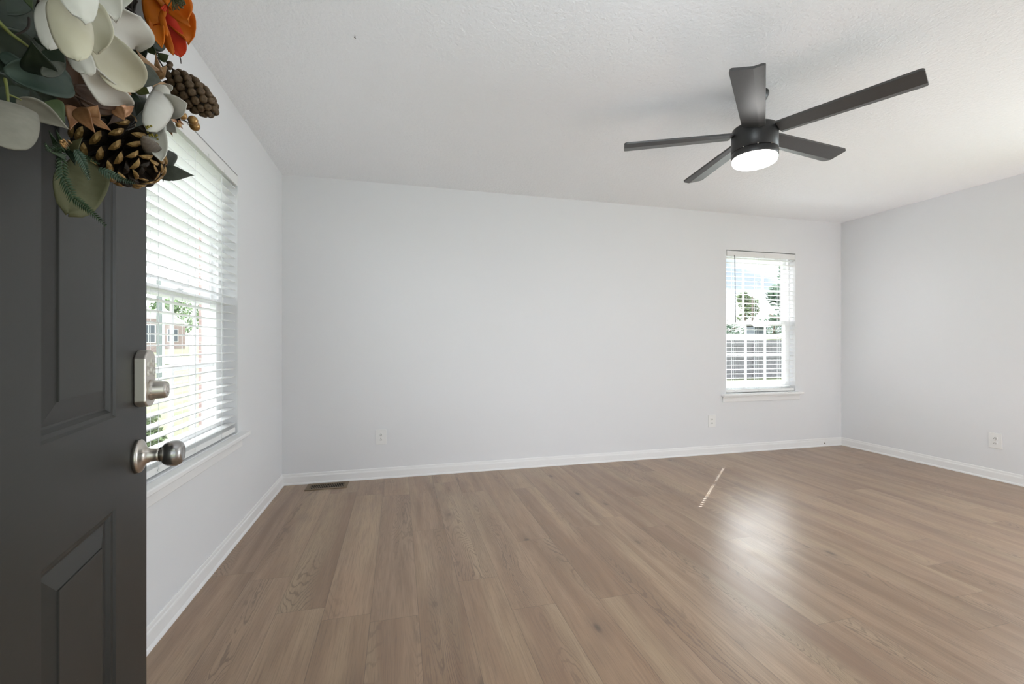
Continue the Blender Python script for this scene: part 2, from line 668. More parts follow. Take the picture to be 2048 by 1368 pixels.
# ---------------------------------------------------------------- windows (frame, two sashes, panes, stool, apron)
def window(name, label, T, a0, a1, z0, z1, cols, g0, g1):
    """T(a, b, z), b outwards from the wall face; glass of the sashes spans g0..g1"""
    root = empty(name, T((a0 + a1) / 2, 0, z0), label, None, None, 'structure')
    zm = 1.335
    # jamb liner lining the reveal
    f = MB()
    f.box((a0, 0.070, z0), (g0 - 0.045, TH + 0.01, z1), T)
    f.box((g1 + 0.045, 0.070, z0), (a1, TH + 0.01, z1), T)
    f.box((g0 - 0.045, 0.070, z1 - 0.03), (g1 + 0.045, TH + 0.01, z1), T)
    f.box((g0 - 0.045, 0.070, z0), (g1 + 0.045, TH + 0.02, z0 + 0.028), T)
    f.build('window_frame', M_SASH, root, 0.002)
    for nm, b, s0, s1, rail_b, rail_t in (('lower_sash', 0.080, z0 + 0.028, zm + 0.018, 0.048, 0.036), ('upper_sash', 0.112, zm - 0.018, z1 - 0.03, 0.036, 0.04)):
        s = MB()
        s.box((g0 - 0.045, b - 0.014, s0), (g0, b + 0.014, s1), T)
        s.box((g1, b - 0.014, s0), (g1 + 0.045, b + 0.014, s1), T)
        s.box((g0, b - 0.014, s0), (g1, b + 0.014, s0 + rail_b), T)
        s.box((g0, b - 0.014, s1 - rail_t), (g1, b + 0.014, s1), T)
        so = s.build(nm, M_SASH, root, 0.003)
        g = MB()
        k0, k1 = s0 + rail_b, s1 - rail_t
        for c in range(1, cols):
            x = g0 + (g1 - g0) * c / cols
            g.box((x - 0.010, b - 0.005, k0), (x + 0.010, b + 0.005, k1), T)
        g.box((g0, b - 0.0045, (k0 + k1) / 2 - 0.010), (g1, b + 0.0045, (k0 + k1) / 2 + 0.010), T)
        g.build('grille', M_SASH, so, 0.002)
        p = MB()
        p.add([T(g0 - 0.004, b + 0.008, k0 - 0.004), T(g1 + 0.004, b + 0.008, k0 - 0.004), T(g1 + 0.004, b + 0.008, k1 + 0.004), T(g0 - 0.004, b + 0.008, k1 + 0.004)], [(0, 1, 2, 3)])
        p.build('glass_pane', M_GLASS, so)
    lk = MB()
    am = (a0 + a1) / 2
    lk.box((am - 0.03, 0.062, zm + 0.018), (am + 0.03, 0.082, zm + 0.028), T)
    lk.build('sash_lock', M_SASH, root, 0.003)
    st = MB()
    st.box((a0 - 0.065, -0.050, z0 - 0.028), (a1 + 0.065, 0.0, z0 - 0.004), T)
    st.box((a0 + 0.001, 0.0, z0 - 0.028), (a1 - 0.001, 0.075, z0 - 0.004), T)
    st.build('window_sill', M_TRIM, root, 0.006, seg=3)
    ap = MB()
    ap.box((a0 - 0.045, -0.012, z0 - 0.088), (a1 + 0.045, 0.0, z0 - 0.028), T)
    ap.box((a0 - 0.045, -0.017, z0 - 0.046), (a1 + 0.045, 0.0, z0 - 0.028), T)
    ap.build('apron', M_TRIM, root, 0.003)
    return root


window('window_1', 'large white window in the left wall', TL, *LW, 4, 1.812, 2.70)
window('window_2', 'small white window in the back wall', TB, *BW, 3, 3.288, 4.030)


# ---------------------------------------------------------------- blinds
def blind(label, T, a0, a1, z0, z1, cords, slots, wand_a, n, sag=0.0):
    am = (a0 + a1) / 2
    root = empty('window_blind', T(am, 0.03, z0), label, 'window blind')
    b0, b1 = 0.008, 0.058
    e = 0.006
    hr = MB()
    hr.box((a0 + e, b0 + 0.004, z1 - 0.052), (a1 - e, b1, z1 - 0.006), T)
    hr.build('headrail', M_RAIL, root, 0.002)
    va = MB()
    va.box((a0 + e, b0 - 0.012, z1 - 0.066), (a1 - e - 0.004, b0 - 0.002, z1 - 0.010), T)
    va.box((a1 - e - 0.004, b0 - 0.012, z1 - 0.066), (a1 - e, b0 + 0.030, z1 - 0.010), T)
    vo = va.build('valance', M_RAIL, root, 0.0025)
    for a in ((a1 - 0.20), (a1 - 0.40)):
        cl = MB()
        cl.box((a - 0.006, b0 - 0.0145, z1 - 0.068), (a + 0.006, b0 - 0.0115, z1 - 0.046), T)
        cl.build('valance_clip', M_RAIL, vo)
    zt, zb = z1 - 0.080, z0 + 0.055
    pitch = (zt - zb) / (n - 1)
    proto = None
    hb = 0.0085 / 2
    for i in range(n):
        z = zt - i * pitch
        mb = MB()
        cuts = [a0 + e + 0.004]
        for s in slots:
            cuts += [s - 0.013, s + 0.013]
        cuts.append(a1 - e - 0.004)
        t = 0.0017
        mid = (b0 + b1) / 2
        crown = 0.0012
        # cross-section with a slight crown, split around the cord slots
        def strip(x0, x1, bs):
            P, F = [], []
            m = len(bs)
            for x in (x0, x1):
                for b in bs:
                    c = crown * (1 - ((b - mid) / 0.025) ** 2)
                    P.append(T(x, b, z + c + t)); P.append(T(x, b, z + c - t))
            o = 2 * m
            for k in range(m - 1):
                F.append((2 * k, 2 * k + 2, o + 2 * k + 2, o + 2 * k))
                F.append((2 * k + 1, o + 2 * k + 1, o + 2 * k + 3, 2 * k + 3))
                F.append((2 * k, 2 * k + 1, 2 * k + 3, 2 * k + 2))
                F.append((o + 2 * k, o + 2 * k + 2, o + 2 * k + 3, o + 2 * k + 1))
            F.append((0, o, o + 1, 1))
            F.append((2 * m - 2, 2 * m - 1, o + 2 * m - 1, o + 2 * m - 2))
            mb.add(P, F)
        full = [b0, b0 + 0.012, mid - hb, mid + hb, b1 - 0.012, b1]
        for k in range(len(cuts) - 1):
            if k % 2 == 0:
                strip(cuts[k], cuts[k + 1], full)
            else:
                strip(cuts[k], cuts[k + 1], full[:3])
                strip(cuts[k], cuts[k + 1], full[3:])
        mb.build('slat', M_SLAT, root)
    br = MB()
    br.box((a0 + e + 0.003, b0, z0 + 0.006), (a1 - e - 0.003, b1, z0 + 0.034), T)
    bo = br.build('bottom_rail', M_RAIL, root, 0.004)
    for a in cords:
        mb = MB()
        for b in (b0 - 0.001, b1 + 0.001):
            mb.tube([T(a, b, z1 - 0.05), T(a, b, z0 + 0.02)], 0.0009, 5)
        mb.tube([T(a, (b0 + b1) / 2, z1 - 0.05), T(a, (b0 + b1) / 2, z0 + 0.03)], 0.0008, 5)
        for i in range(n):
            z = zt - i * pitch - 0.0022
            mb.tube([T(a + 0.003, b0 - 0.001, z), T(a + 0.003, b1 + 0.001, z)], 0.0006, 4)
        mb.build('ladder_cord', M_CORD, root)
        c = MB()
        c.lathe([(0, 0.004), (0.003, 0.006), (0.006, 0.003)], T(a, b0, z0 + 0.02), T(0, -1, 0) - T(0, 0, 0), 10)
        c.build('cord_button', M_RAIL, bo)
    if wand_a:
        w = MB(); w.sm = True
        w.tube([T(wand_a, b0 - 0.016, z1 - 0.055), T(wand_a + 0.002, b0 - 0.020, z1 - 0.10), T(wand_a + 0.012, b0 - 0.022, z1 - 0.74)], 0.0035, 8)
        w.build('tilt_wand', M_WAND, root)
    return root


blind('wide white horizontal blind in the left wall window beside the entry door', TL, LW[0], LW[1], LW[2], LW[3], (1.98, 2.30, 2.61), (), None, 31)
blind('narrow white horizontal blind in the back wall window below the ceiling fan', TB, BW[0], BW[1], BW[2], BW[3], (3.345, 3.63, 3.92), (3.345,), 3.318, 30)

# ---------------------------------------------------------------- entry door (local frame: t from free edge to hinge, n towards the doorway)
DE = V((-0.5217, 1.1088, 0))
ang = math.radians(10.2)
DD = V((math.sin(ang), -math.cos(ang), 0))
DN = V((math.cos(ang), math.sin(ang), 0))


def TD(t, n, z): return DE + DD * t + DN * n + V((0, 0, z))


door = empty('door_1', TD(0.914, 0, 0), 'dark charcoal panelled entry door standing open', None, None, 'structure')
mb = MB()
DT = [0, 0.163, 0.407, 0.507, 0.751, 0.914]
DZs = [0.012, 0.235, 0.815, 0.979, 1.62, 1.73, 1.93, 2.04]
RINGS = [(0.0, 0.0), (0.004, -0.0035), (0.010, -0.0045), (0.016, -0.010), (0.019, -0.0105), (0.050, -0.0045), (0.0505, -0.0025), (0.053, -0.0022)]
for i in range(5):
    for j in range(7):
        t0, t1, z0, z1 = DT[i], DT[i + 1], DZs[j], DZs[j + 1]
        if i in (1, 3) and j in (1, 3, 5):
            prev = None
            for ins, dep in RINGS:
                r = [TD(t0 + ins, dep, z0 + ins), TD(t1 - ins, dep, z0 + ins), TD(t1 - ins, dep, z1 - ins), TD(t0 + ins, dep, z1 - ins)]
                if prev:
                    for k in range(4):
                        mb.add([prev[k], prev[(k + 1) % 4], r[(k + 1) % 4], r[k]], [(0, 1, 2, 3)])
                prev = r
            mb.add(prev, [(0, 1, 2, 3)])
        else:
            mb.add([TD(t0, 0, z0), TD(t1, 0, z0), TD(t1, 0, z1), TD(t0, 0, z1)], [(0, 1, 2, 3)])
# sides and back
t0, t1, z0, z1, n1 = 0, 0.914, DZs[0], DZs[-1], -0.044
mb.add([TD(t0, n1, z0), TD(t1, n1, z0), TD(t1, n1, z1), TD(t0, n1, z1)], [(0, 1, 2, 3)])
for z in (z0, z1):
    mb.add([TD(t0, 0, z)] + [TD(t, 0, z) for t in DT[1:]] + [TD(t1, n1, z), TD(t0, n1, z)], [tuple(range(8))])
for t in (t0, t1):
    mb.add([TD(t, 0, z) for z in DZs] + [TD(t, n1, z1), TD(t, n1, z0)], [tuple(range(10))])
mb.build('door_leaf', M_DOOR, door)

KZ = 0.884
KT = 0.058
knob = empty('door_knob', TD(KT, 0, KZ)); knob.parent = door; knob.location = TD(KT, 0, KZ) - door.location
mb = MB(); mb.sm = True
mb.lathe([(0, 0.0335), (0.0055, 0.0335), (0.0075, 0.0325), (0.0095, 0.030), (0.012, 0.022), (0.016, 0.0165), (0.022, 0.0135), (0.033, 0.0125), (0.040, 0.0135)], TD(KT, 0, KZ), DN, 48)
mb.build('rose', M_NICKEL, knob)
mb = MB(); mb.sm = True
mb.lathe([(0.038, 0.015), (0.042, 0.0155), (0.0435, 0.019), (0.047, 0.0225), (0.053, 0.0255), (0.060, 0.0265), (0.067, 0.0258), (0.073, 0.0228), (0.0765, 0.0185), (0.078, 0.0150), (0.0765, 0.012), (0.0755, 0.0)], TD(KT, 0, KZ), DN, 48)
mb.build('knob_ball', M_STEELKNOB, knob)

kp = empty('keypad_deadbolt', TD(0.05, 0, 1.04)); kp.parent = door; kp.location = TD(0.05, 0, 1.04) - door.location
tag(kp, 'satin nickel keypad lock above the knob')
PT0, PT1, PZ0, PZ1, PTH = 0.0145, 0.0795, 0.982, 1.098, 0.020
pc, pr = (PT0 + PT1) / 2, (PT1 - PT0) / 2
outl = []
for k in range(13):
    a = math.pi * (0.18 + 0.64 * k / 12)
    outl.append((pc + pr * math.cos(a) / math.cos(math.pi * 0.18), PZ1 - 0.017 + 0.017 * (math.sin(a) - math.sin(math.pi * .18)) / (1 - math.sin(math.pi * .18))))
for k in range(13):
    a = math.pi * (1.18 + 0.64 * k / 12)
    outl.append((pc + pr * math.cos(a) / math.cos(math.pi * 0.18), PZ0 + 0.013 + 0.013 * (math.sin(a) + math.sin(math.pi * .18)) / (1 - math.sin(math.pi * .18))))
mb = MB()
n = len(outl)
mb.add([TD(t, 0, z) for t, z in outl] + [TD(t, PTH, z) for t, z in outl], [(i, (i + 1) % n, n + (i + 1) % n, n + i) for i in range(n)] + [tuple(range(n)), tuple(range(n, 2 * n))])
mb.build('lock_plate', M_NICKEL_P, kp, 0.003, seg=3)
mb = MB(); mb.sm = True
mb.lathe([(PTH, 0.0215), (PTH + 0.004, 0.0215), (PTH + 0.005, 0.0195), (PTH + 0.007, 0.019), (PTH + 0.024, 0.0178), (PTH + 0.027, 0.0165), (PTH + 0.028, 0.015), (PTH + 0.028, 0.0)], TD(pc, 0, 1.016), DN, 40)
cyl = mb.build('lock_cylinder', M_NICKEL, kp)
mb = MB(); mb.sm = True
mb.lathe([(0, 0.0075), (0.001, 0.0075), (0.0015, 0.006), (0.0010, 0.0055), (0.001, 0)], TD(pc, PTH + 0.0279, 1.016), DN, 24)
mb.build('keyhole', M_NICKEL_P, cyl)
BT = [(0.000, 0.0), (-0.0165, -0.0075), (0.0165, -0.0075), (0.000, -0.019), (-0.0175, -0.024), (0.0175, -0.024)]
for (dt, dz), ch in zip(BT, '123456'):
    bt, bz = pc - dt, 1.0755 + dz
    mb = MB(); mb.sm = True
    mb.lathe([(PTH - 0.001, 0.0068), (PTH + 0.0008, 0.0068), (PTH + 0.0010, 0.0058), (PTH + 0.0018, 0.0053), (PTH + 0.0022, 0.0040), (PTH + 0.0022, 0)], TD(bt, 0, bz), DN, 20)
    bo = mb.build('button', M_KEY, kp)
    fc = bpy.data.curves.new('digit', 'FONT')
    fc.body = ch if ch != '4' else '\u2022'
    fc.size = 0.0075
    fc.align_x = 'CENTER'; fc.align_y = 'CENTER'
    fc.extrude = 0.0001
    fo = bpy.data.objects.new('digit', fc)
    COL.objects.link(fo)
    fc.materials.append(M_INK)
    R = M((-DD, V((0, 0, 1)), DN)).transposed().to_4x4()
    fo.parent = bo
    R.translation = TD(bt, PTH + 0.0023, bz)
    fo.matrix_local = R
for hz in (0.25, 1.02, 1.80):
    mb = MB(); mb.sm = True
    mb.lathe([(0, 0.006), (0.09, 0.006)], TD(0.920, -0.05, hz), (0, 0, 1), 12)
    mb.build('hinge', M_NICKEL, door)


# ---------------------------------------------------------------- ceiling fan
FC = V((1.84, 1.96, 0))
fan = empty('ceiling_fan', (FC.x, FC.y, H), 'matte black five-blade ceiling fan with a lit round lamp', 'ceiling fan')
UPZ = V((0, 0, 1))


def at(z): return V((FC.x, FC.y, z))


mb = MB(); mb.sm = True
mb.lathe([(0, 0.068), (-0.012, 0.068), (-0.030, 0.060), (-0.055, 0.035), (-0.066, 0.022), (-0.070, 0.016)], at(H), UPZ, 40)
mb.build('canopy', M_FAN, fan)
mb = MB(); mb.sm = True
mb.lathe([(2.385, 0.013), (2.250, 0.013)], at(0), UPZ, 20)
mb.build('downrod', M_FAN, fan)
mb = MB(); mb.sm = True
mb.lathe([(2.290, 0.020), (2.284, 0.030), (2.266, 0.036), (2.262, 0.060)], at(0), UPZ, 40)
mb.build('yoke_cover', M_FAN, fan)
mb = MB(); mb.sm = True
mb.lathe([(2.262, 0.020), (2.262, 0.098), (2.256, 0.108), (2.246, 0.1115), (2.136, 0.1125), (2.1345, 0.109)], at(0), UPZ, 64)
mh = mb.build('motor_housing', M_FAN, fan)
mb = MB(); mb.sm = True
mb.lathe([(2.1335, 0.100), (2.1335, 0.110), (2.130, 0.1125), (2.104, 0.1125), (2.100, 0.109)], at(0), UPZ, 64)
mb.build('light_ring', M_FAN, fan)
for a in (200, 235, 270, 320):
    mb = MB()
    p = V((math.cos(math.radians(a)), math.sin(math.radians(a)), 0))
    mb.lathe([(0.108, 0.003), (0.1135, 0.003)], at(2.135), p, 8)
    mb.build('screw', M_NICKEL, mh)
mb = MB(); mb.sm = True
mb.lathe([(2.108, 0.105), (2.096, 0.109), (2.086, 0.1085), (2.076, 0.104), (2.070, 0.094), (2.0675, 0.06), (2.067, 0)], at(0), UPZ, 64)
mb.build('lamp_diffuser', M_LAMP, fan)

BL = []
for k in range(5):
    a = math.radians(8.4 + 72 * k)
    rd = V((math.cos(a), math.sin(a), 0))
    tg = V((-math.sin(a), math.cos(a), 0))
    pit = math.radians(13)
    wv = tg * math.cos(pit) - UPZ * math.sin(pit)      # across the blade, trailing edge lower
    nv = rd.cross(wv)
    if nv.z < 0: nv = -nv
    zc = 2.222
    r0, r1 = 0.118, 0.675
    mb = MB()
    rc = 0.016
    top, bot = [], []
    # outline with rounded outer corners
    w0, w1 = 0.052, 0.066
    out = [(r0, -w0), (r1 - rc, -w1)]
    for q in range(1, 6):
        b = -math.pi / 2 + q * math.pi / 12
        out.append((r1 - rc + rc * math.cos(b), -w1 + rc + rc * math.sin(b)))
    for q in range(0, 6):
        b = q * math.pi / 12
        out.append((r1 - rc + rc * math.cos(b), w1 - rc + rc * math.sin(b)))
    out += [(r1 - rc, w1), (r0, w0)]
    cre = 0.026                                        # crease line near the lower edge on the underside

    def under(r, w):
        # underside falls away beyond the crease line
        drop = 0.0
        if w > cre: drop = (w - cre) * 0.36
        return at(zc) + rd * r + wv * w + nv * (-0.0055 + drop)

    def over(r, w): return at(zc) + rd * r + wv * w + nv * (0.0055 if w < cre else 0.0055 + (w - cre) * 0.30)
    for fn in (under, over):
        pr_lo = [(r, w) for r, w in out if w <= cre]
        pr_hi = [(r, w) for r, w in out if w >= cre]
        lo = [(r0, cre)] + pr_lo + [(r1, cre)]
        hi = [(r0, cre), (r1, cre)] + pr_hi
        for poly in (lo, hi):
            P = [fn(*p) for p in poly]
            mb.add(P, [tuple(range(len(P)))])
    ring = [(r0, cre)] + [p for p in out if p[1] <= cre] + [(r1, cre)] + [p for p in out if p[1] >= cre]
    for i in range(len(ring)):
        p, q = ring[i], ring[(i + 1) % len(ring)]
        mb.add([under(*p), under(*q), over(*q), over(*p)], [(0, 1, 2, 3)])
    bo = mb.build('blade', M_BLADE, fan)
    br = MB()

    def TBk(r, w, n): return at(zc) + rd * r + wv * w + nv * n
    br.box((0.085, -0.030, 0.004), (0.150, 0.030, 0.012), TBk)
    br.build('blade_bracket', M_FAN, bo, 0.002)


# ---------------------------------------------------------------- outlets, vent, small fittings
def outlet(label, T, a, z):
    root = empty('wall_outlet', T(a, 0, z), label, 'wall outlet')
    w, h = 0.043, 0.062
    mb = MB(); mb.box((a - w, -0.0065, z - h), (a + w, 0.0, z + h), T)
    mb.build('cover_plate', M_PLATE, root, 0.003, seg=3)
    for s in (1, -1):
        zc = z + s * 0.0195
        mb = MB()
        pts = []
        for k in range(24):
            an = 2 * math.pi * k / 24
            pts.append((0.0165 * math.cos(an), max(-0.0135, min(0.0135, 0.0165 * math.sin(an)))))
        n = 24
        mb.add([T(a + x, -0.0095, zc + y) for x, y in pts] + [T(a + x, -0.005, zc + y) for x, y in pts], [tuple(range(n)), tuple(range(n, 2 * n))] + [(i, (i + 1) % n, n + (i + 1) % n, n + i) for i in range(n)])
        ro = mb.build('receptacle', M_PLATE, root)
        sl = MB()
        sl.box((a - 0.0075, -0.0100, zc - 0.0075), (a - 0.0050, -0.0090, zc + 0.0015), T)
        sl.box((a + 0.0050, -0.0100, zc - 0.0065), (a + 0.0075, -0.0090, zc + 0.0015), T)
        sl.lathe([(0, 0.0030), (0.001, 0.0030)], T(a, -0.0100, zc + 0.0075), T(0, 1, 0) - T(0, 0, 0), 10)
        sl.build('slots', M_SLOT, ro)
    mb = MB()
    mb.lathe([(0, 0.0035), (0.001, 0.003)], T(a, -0.0065, z), T(0, -1, 0) - T(0, 0, 0), 12)
    mb.build('plate_screw', M_NICKEL_P, root)
    return root


outlet('white outlet low on the back wall above the floor vent', TB, -0.140, 0.340)
outlet('white outlet low on the back wall under the small window', TB, 3.053, 0.333)
outlet('white outlet low on the right wall', TR, 2.507, 0.320)

vent = empty('floor_vent', (-0.50, 3.70, 0), 'bronze slotted floor register at the foot of the back wall', 'floor vent')
VX0, VX1, VY0, VY1 = -0.690, -0.385, 3.618, 3.775
mb = MB()
mb.box((VX0, VY0, 0), (VX1, VY0 + 0.030, 0.005))
mb.box((VX0, VY1 - 0.030, 0), (VX1, VY1, 0.005))
mb.box((VX0, VY0 + 0.030, 0), (VX0 + 0.030, VY1 - 0.030, 0.005))
mb.box((VX1 - 0.030, VY0 + 0.030, 0), (VX1, VY1 - 0.030, 0.005))
mb.build('vent_frame', M_VENT, vent, 0.002)
mb = MB(); mb.box((VX0 + 0.03, VY0 + 0.03, 0.0), (VX1 - 0.03, VY1 - 0.03, 0.0012))
mb.build('duct_opening', M_VENTDARK, vent)
nl = 19
mb = MB()
for k in range(nl):
    x = VX0 + 0.03 + (VX1 - VX0 - 0.06) * (k + 0.5) / nl
    mb.box((x - 0.0022, VY0 + 0.028, 0.001), (x + 0.0022, VY1 - 0.028, 0.0042))
mb.build('grille', M_VENT, vent)

# coax jack in the baseboard and marks left by a hook in the ceiling
jk = empty('cable_jack', (4.475, YB - 0.0115, 0.034), 'tiny dark cable jack in the back baseboard near the right corner', 'cable jack')
mb = MB(); mb.sm = True
mb.lathe([(0, 0.0075), (0.003, 0.0075), (0.0035, 0.004)], (4.475, YB - 0.0112, 0.034), (0, -1, 0), 14)
mb.build('collar', M_NICKEL_P, jk)
mb = MB()
mb.lathe([(0.003, 0.0042), (0.0075, 0.0042)], (4.475, YB - 0.0112, 0.034), (0, -1, 0), 10)
mb.build('socket', M_INK, jk)
hk = empty('ceiling_hook', (-0.182, 2.016, H), 'tiny dark hook screwed into the white ceiling', 'hook')
mb = MB(); mb.sm = True
mb.tube([(-0.182, 2.016, H), (-0.182, 2.016, H - 0.008), (-0.179, 2.012, H - 0.012), (-0.184, 2.006, H - 0.012)], 0.0016, 6)
mb.build('hook_wire', M_INK, hk)

# ---------------------------------------------------------------- outside
FWD = V((math.sin(YAW), math.cos(YAW), 0))
RGT = V((math.cos(YAW), -math.sin(YAW), 0))


def ray(px, py):
    return FWD + RGT * ((px - CX) / FPX) + V((0, 0, (CY - py) / FPX))


def far(px, d, py=CY):
    return V((0, 0, CAM_H)) + ray(px, py) * d


def sstep(x, a, b):
    k = max(0.0, min(1.0, (x - a) / (b - a)))
    return k * k * (3 - 2 * k)


def gz(x, y):
    return -0.5 + 1.0 * sstep(-x, 3, 24) + 2.9 * sstep(y + 0.35 * x, 30, 68) * sstep(x, -6, 6)


def noise_mat(name, c1, c2, scale, rough=0.9, stretch=(1, 1, 1), bstr=0.0):
    m = mat(name, c1, rough, spec=0.2)
    t = NT(m)
    n = t.noise(t.mapping(t.coord(), stretch), scale, 4, 0.65)
    t.color(t.mix(t.ramp(n, [(0.32, (0, 0, 0)), (0.68, (1, 1, 1))]), c1, c2))
    if bstr:
        t.bump(n, bstr, 0.02)
    return m


M_GRASS = noise_mat('lawn_grass', (0.072, 0.085, 0.042), (0.105, 0.115, 0.066), 1.5)
M_STREET = noise_mat('pale_asphalt', (0.17, 0.17, 0.17), (0.21, 0.21, 0.205), 4)
M_FENCE = noise_mat('weathered_fence', (0.14, 0.137, 0.145), (0.22, 0.217, 0.225), 3, 0.85, (6, 6, 0.6))
M_ROOF = noise_mat('grey_shingles', (0.20, 0.20, 0.21), (0.30, 0.30, 0.31), 10)
M_WHITE = noise_mat('white_siding', (0.78, 0.78, 0.77), (0.84, 0.84, 0.83), 2)
M_PALE = noise_mat('pale_green_paint', (0.20, 0.235, 0.23), (0.23, 0.26, 0.255), 2)
M_BARK = noise_mat('tree_bark', (0.10, 0.075, 0.055), (0.18, 0.14, 0.11), 8, 0.95, (3, 3, 0.5))
M_SHED = noise_mat('shed_grey_blue', (0.10, 0.115, 0.13), (0.14, 0.155, 0.17), 2)
M_POLE = noise_mat('pole_wood', (0.12, 0.10, 0.085), (0.18, 0.15, 0.13), 8)
M_WINDK = mat('dark_window_glass', (0.10, 0.12, 0.14), 0.1)
M_LEAF1 = noise_mat('tree_leaves_green', (0.07, 0.105, 0.045), (0.13, 0.175, 0.075), 2)
M_LEAF2 = noise_mat('tree_leaves_dark', (0.045, 0.085, 0.055), (0.09, 0.14, 0.085), 2)
M_LEAF3 = noise_mat('hedge_leaves', (0.12, 0.19, 0.09), (0.20, 0.28, 0.13), 2)


def m_brick(name, c1, c2, mortar):
    m = mat(name, c1, 0.9, spec=0.2)
    t = NT(m)
    sep = t.n('ShaderNodeSeparateXYZ')
    t.set(sep.inputs[0], t.coord())
    cmb = t.n('ShaderNodeCombineXYZ')
    t.set(cmb.inputs[0], t.math('ADD', sep.outputs['X'], sep.outputs['Y']))
    t.set(cmb.inputs[1], sep.outputs['Z'])
    br = t.n('ShaderNodeTexBrick')
    t.set(br.inputs['Vector'], cmb.outputs[0])
    br.inputs['Color1'].default_value = (*c1, 1)
    br.inputs['Color2'].default_value = (*c2, 1)
    br.inputs['Mortar'].default_value = (*mortar, 1)
    br.inputs['Scale'].default_value = 1.0
    br.inputs['Brick Width'].default_value = 0.21
    br.inputs['Row Height'].default_value = 0.075
    br.inputs['Mortar Size'].default_value = 0.008
    t.color(br.outputs['Color'])
    t.bump(br.outputs['Fac'], -0.4, 0.005)
    return m


M_BRICK = m_brick('red_brick', (0.34, 0.235, 0.22), (0.42, 0.31, 0.29), (0.44, 0.41, 0.39))

mb = MB()
mb.sm = True
mb.grid(lambda u, v: V((-90 + 220 * u, -30 + 170 * v, gz(-90 + 220 * u, -30 + 170 * v))), 110, 85)
tag(mb.build('lawn', M_GRASS), 'green lawn around the house outside the windows', None, None, 'structure')
# street in front of the houses
sc0 = far(318, 25)
mb = MB()
sdv = RGT.copy()
mb.grid(lambda u, v: (lambda p: V((p.x, p.y, gz(p.x, p.y) + 0.03)))(V((sc0.x, sc0.y, 0)) + sdv * (-30 + 60 * u) + V((-sdv.y, sdv.x, 0)) * (7 * v)), 60, 8)
tag(mb.build('street', M_STREET), 'pale street beyond the front lawn', None, None, 'structure')

mb = MB(); mb.box((-1.6, -2.3, 2.5), (2.2, YF - TH - 0.001, 2.62))  # unseen slab added to keep sky light off the doorway
tag(mb.build('unseen_sky_blocker', M_WHITE), 'white slab added out of view over the entry door to block sky light', None, None, 'structure')
mb = MB(); mb.box((-1.6, -2.3, -0.5), (2.2, -0.2, -0.05))  # unseen slab added to cover the bright lawn behind the camera
tag(mb.build('unseen_bounce_blocker', M_STREET), 'concrete slab added out of view before the entry door to cut lawn bounce', None, None, 'structure')

# brick wing of the house seen through the left window, with its white downspout
wing = MB()
wing.box((-1.742, 4.55, -0.55), (-1.03, 8.5, 3.0))
tag(wing.build('wall_exterior', M_BRICK), 'brick side wing of the house outside the left window', None, None, 'structure')
dsx = empty('downspout', (-1.62, 4.52, 0.0), 'white downspout fixed to the brick wing outside the left window', 'downspout')
mb = MB()
mb.box((-1.655, 4.475, -0.45), (-1.585, 4.549, 2.9))
mb.build('pipe', M_WHITE, dsx, 0.008)
for z in (0.2, 1.5, 2.6):
    mb = MB(); mb.box((-1.668, 4.470, z), (-1.572, 4.550, z + 0.03)); mb.build('strap', M_WHITE, dsx)


def post_obj():
    p = far(321, 13)
    z = gz(p.x, p.y)
    r = empty('yard_post', (p.x, p.y, z), 'pale grey-green square post on the front lawn outside the left window', 'post')
    mb = MB(); mb.box((p.x - 0.075, p.y - 0.075, z - 0.1), (p.x + 0.075, p.y + 0.075, z + 3.4)); mb.build('shaft', M_PALE, r, 0.01)
    mb = MB(); mb.box((p.x - 0.11, p.y - 0.11, z + 3.4), (p.x + 0.11, p.y + 0.11, z + 3.5)); mb.build('post_cap', M_PALE, r, 0.01)
    mb = MB(); mb.box((p.x - 0.10, p.y - 0.10, z - 0.05), (p.x + 0.10, p.y + 0.10, z + 0.2)); mb.build('base', M_PALE, r, 0.01)


post_obj()


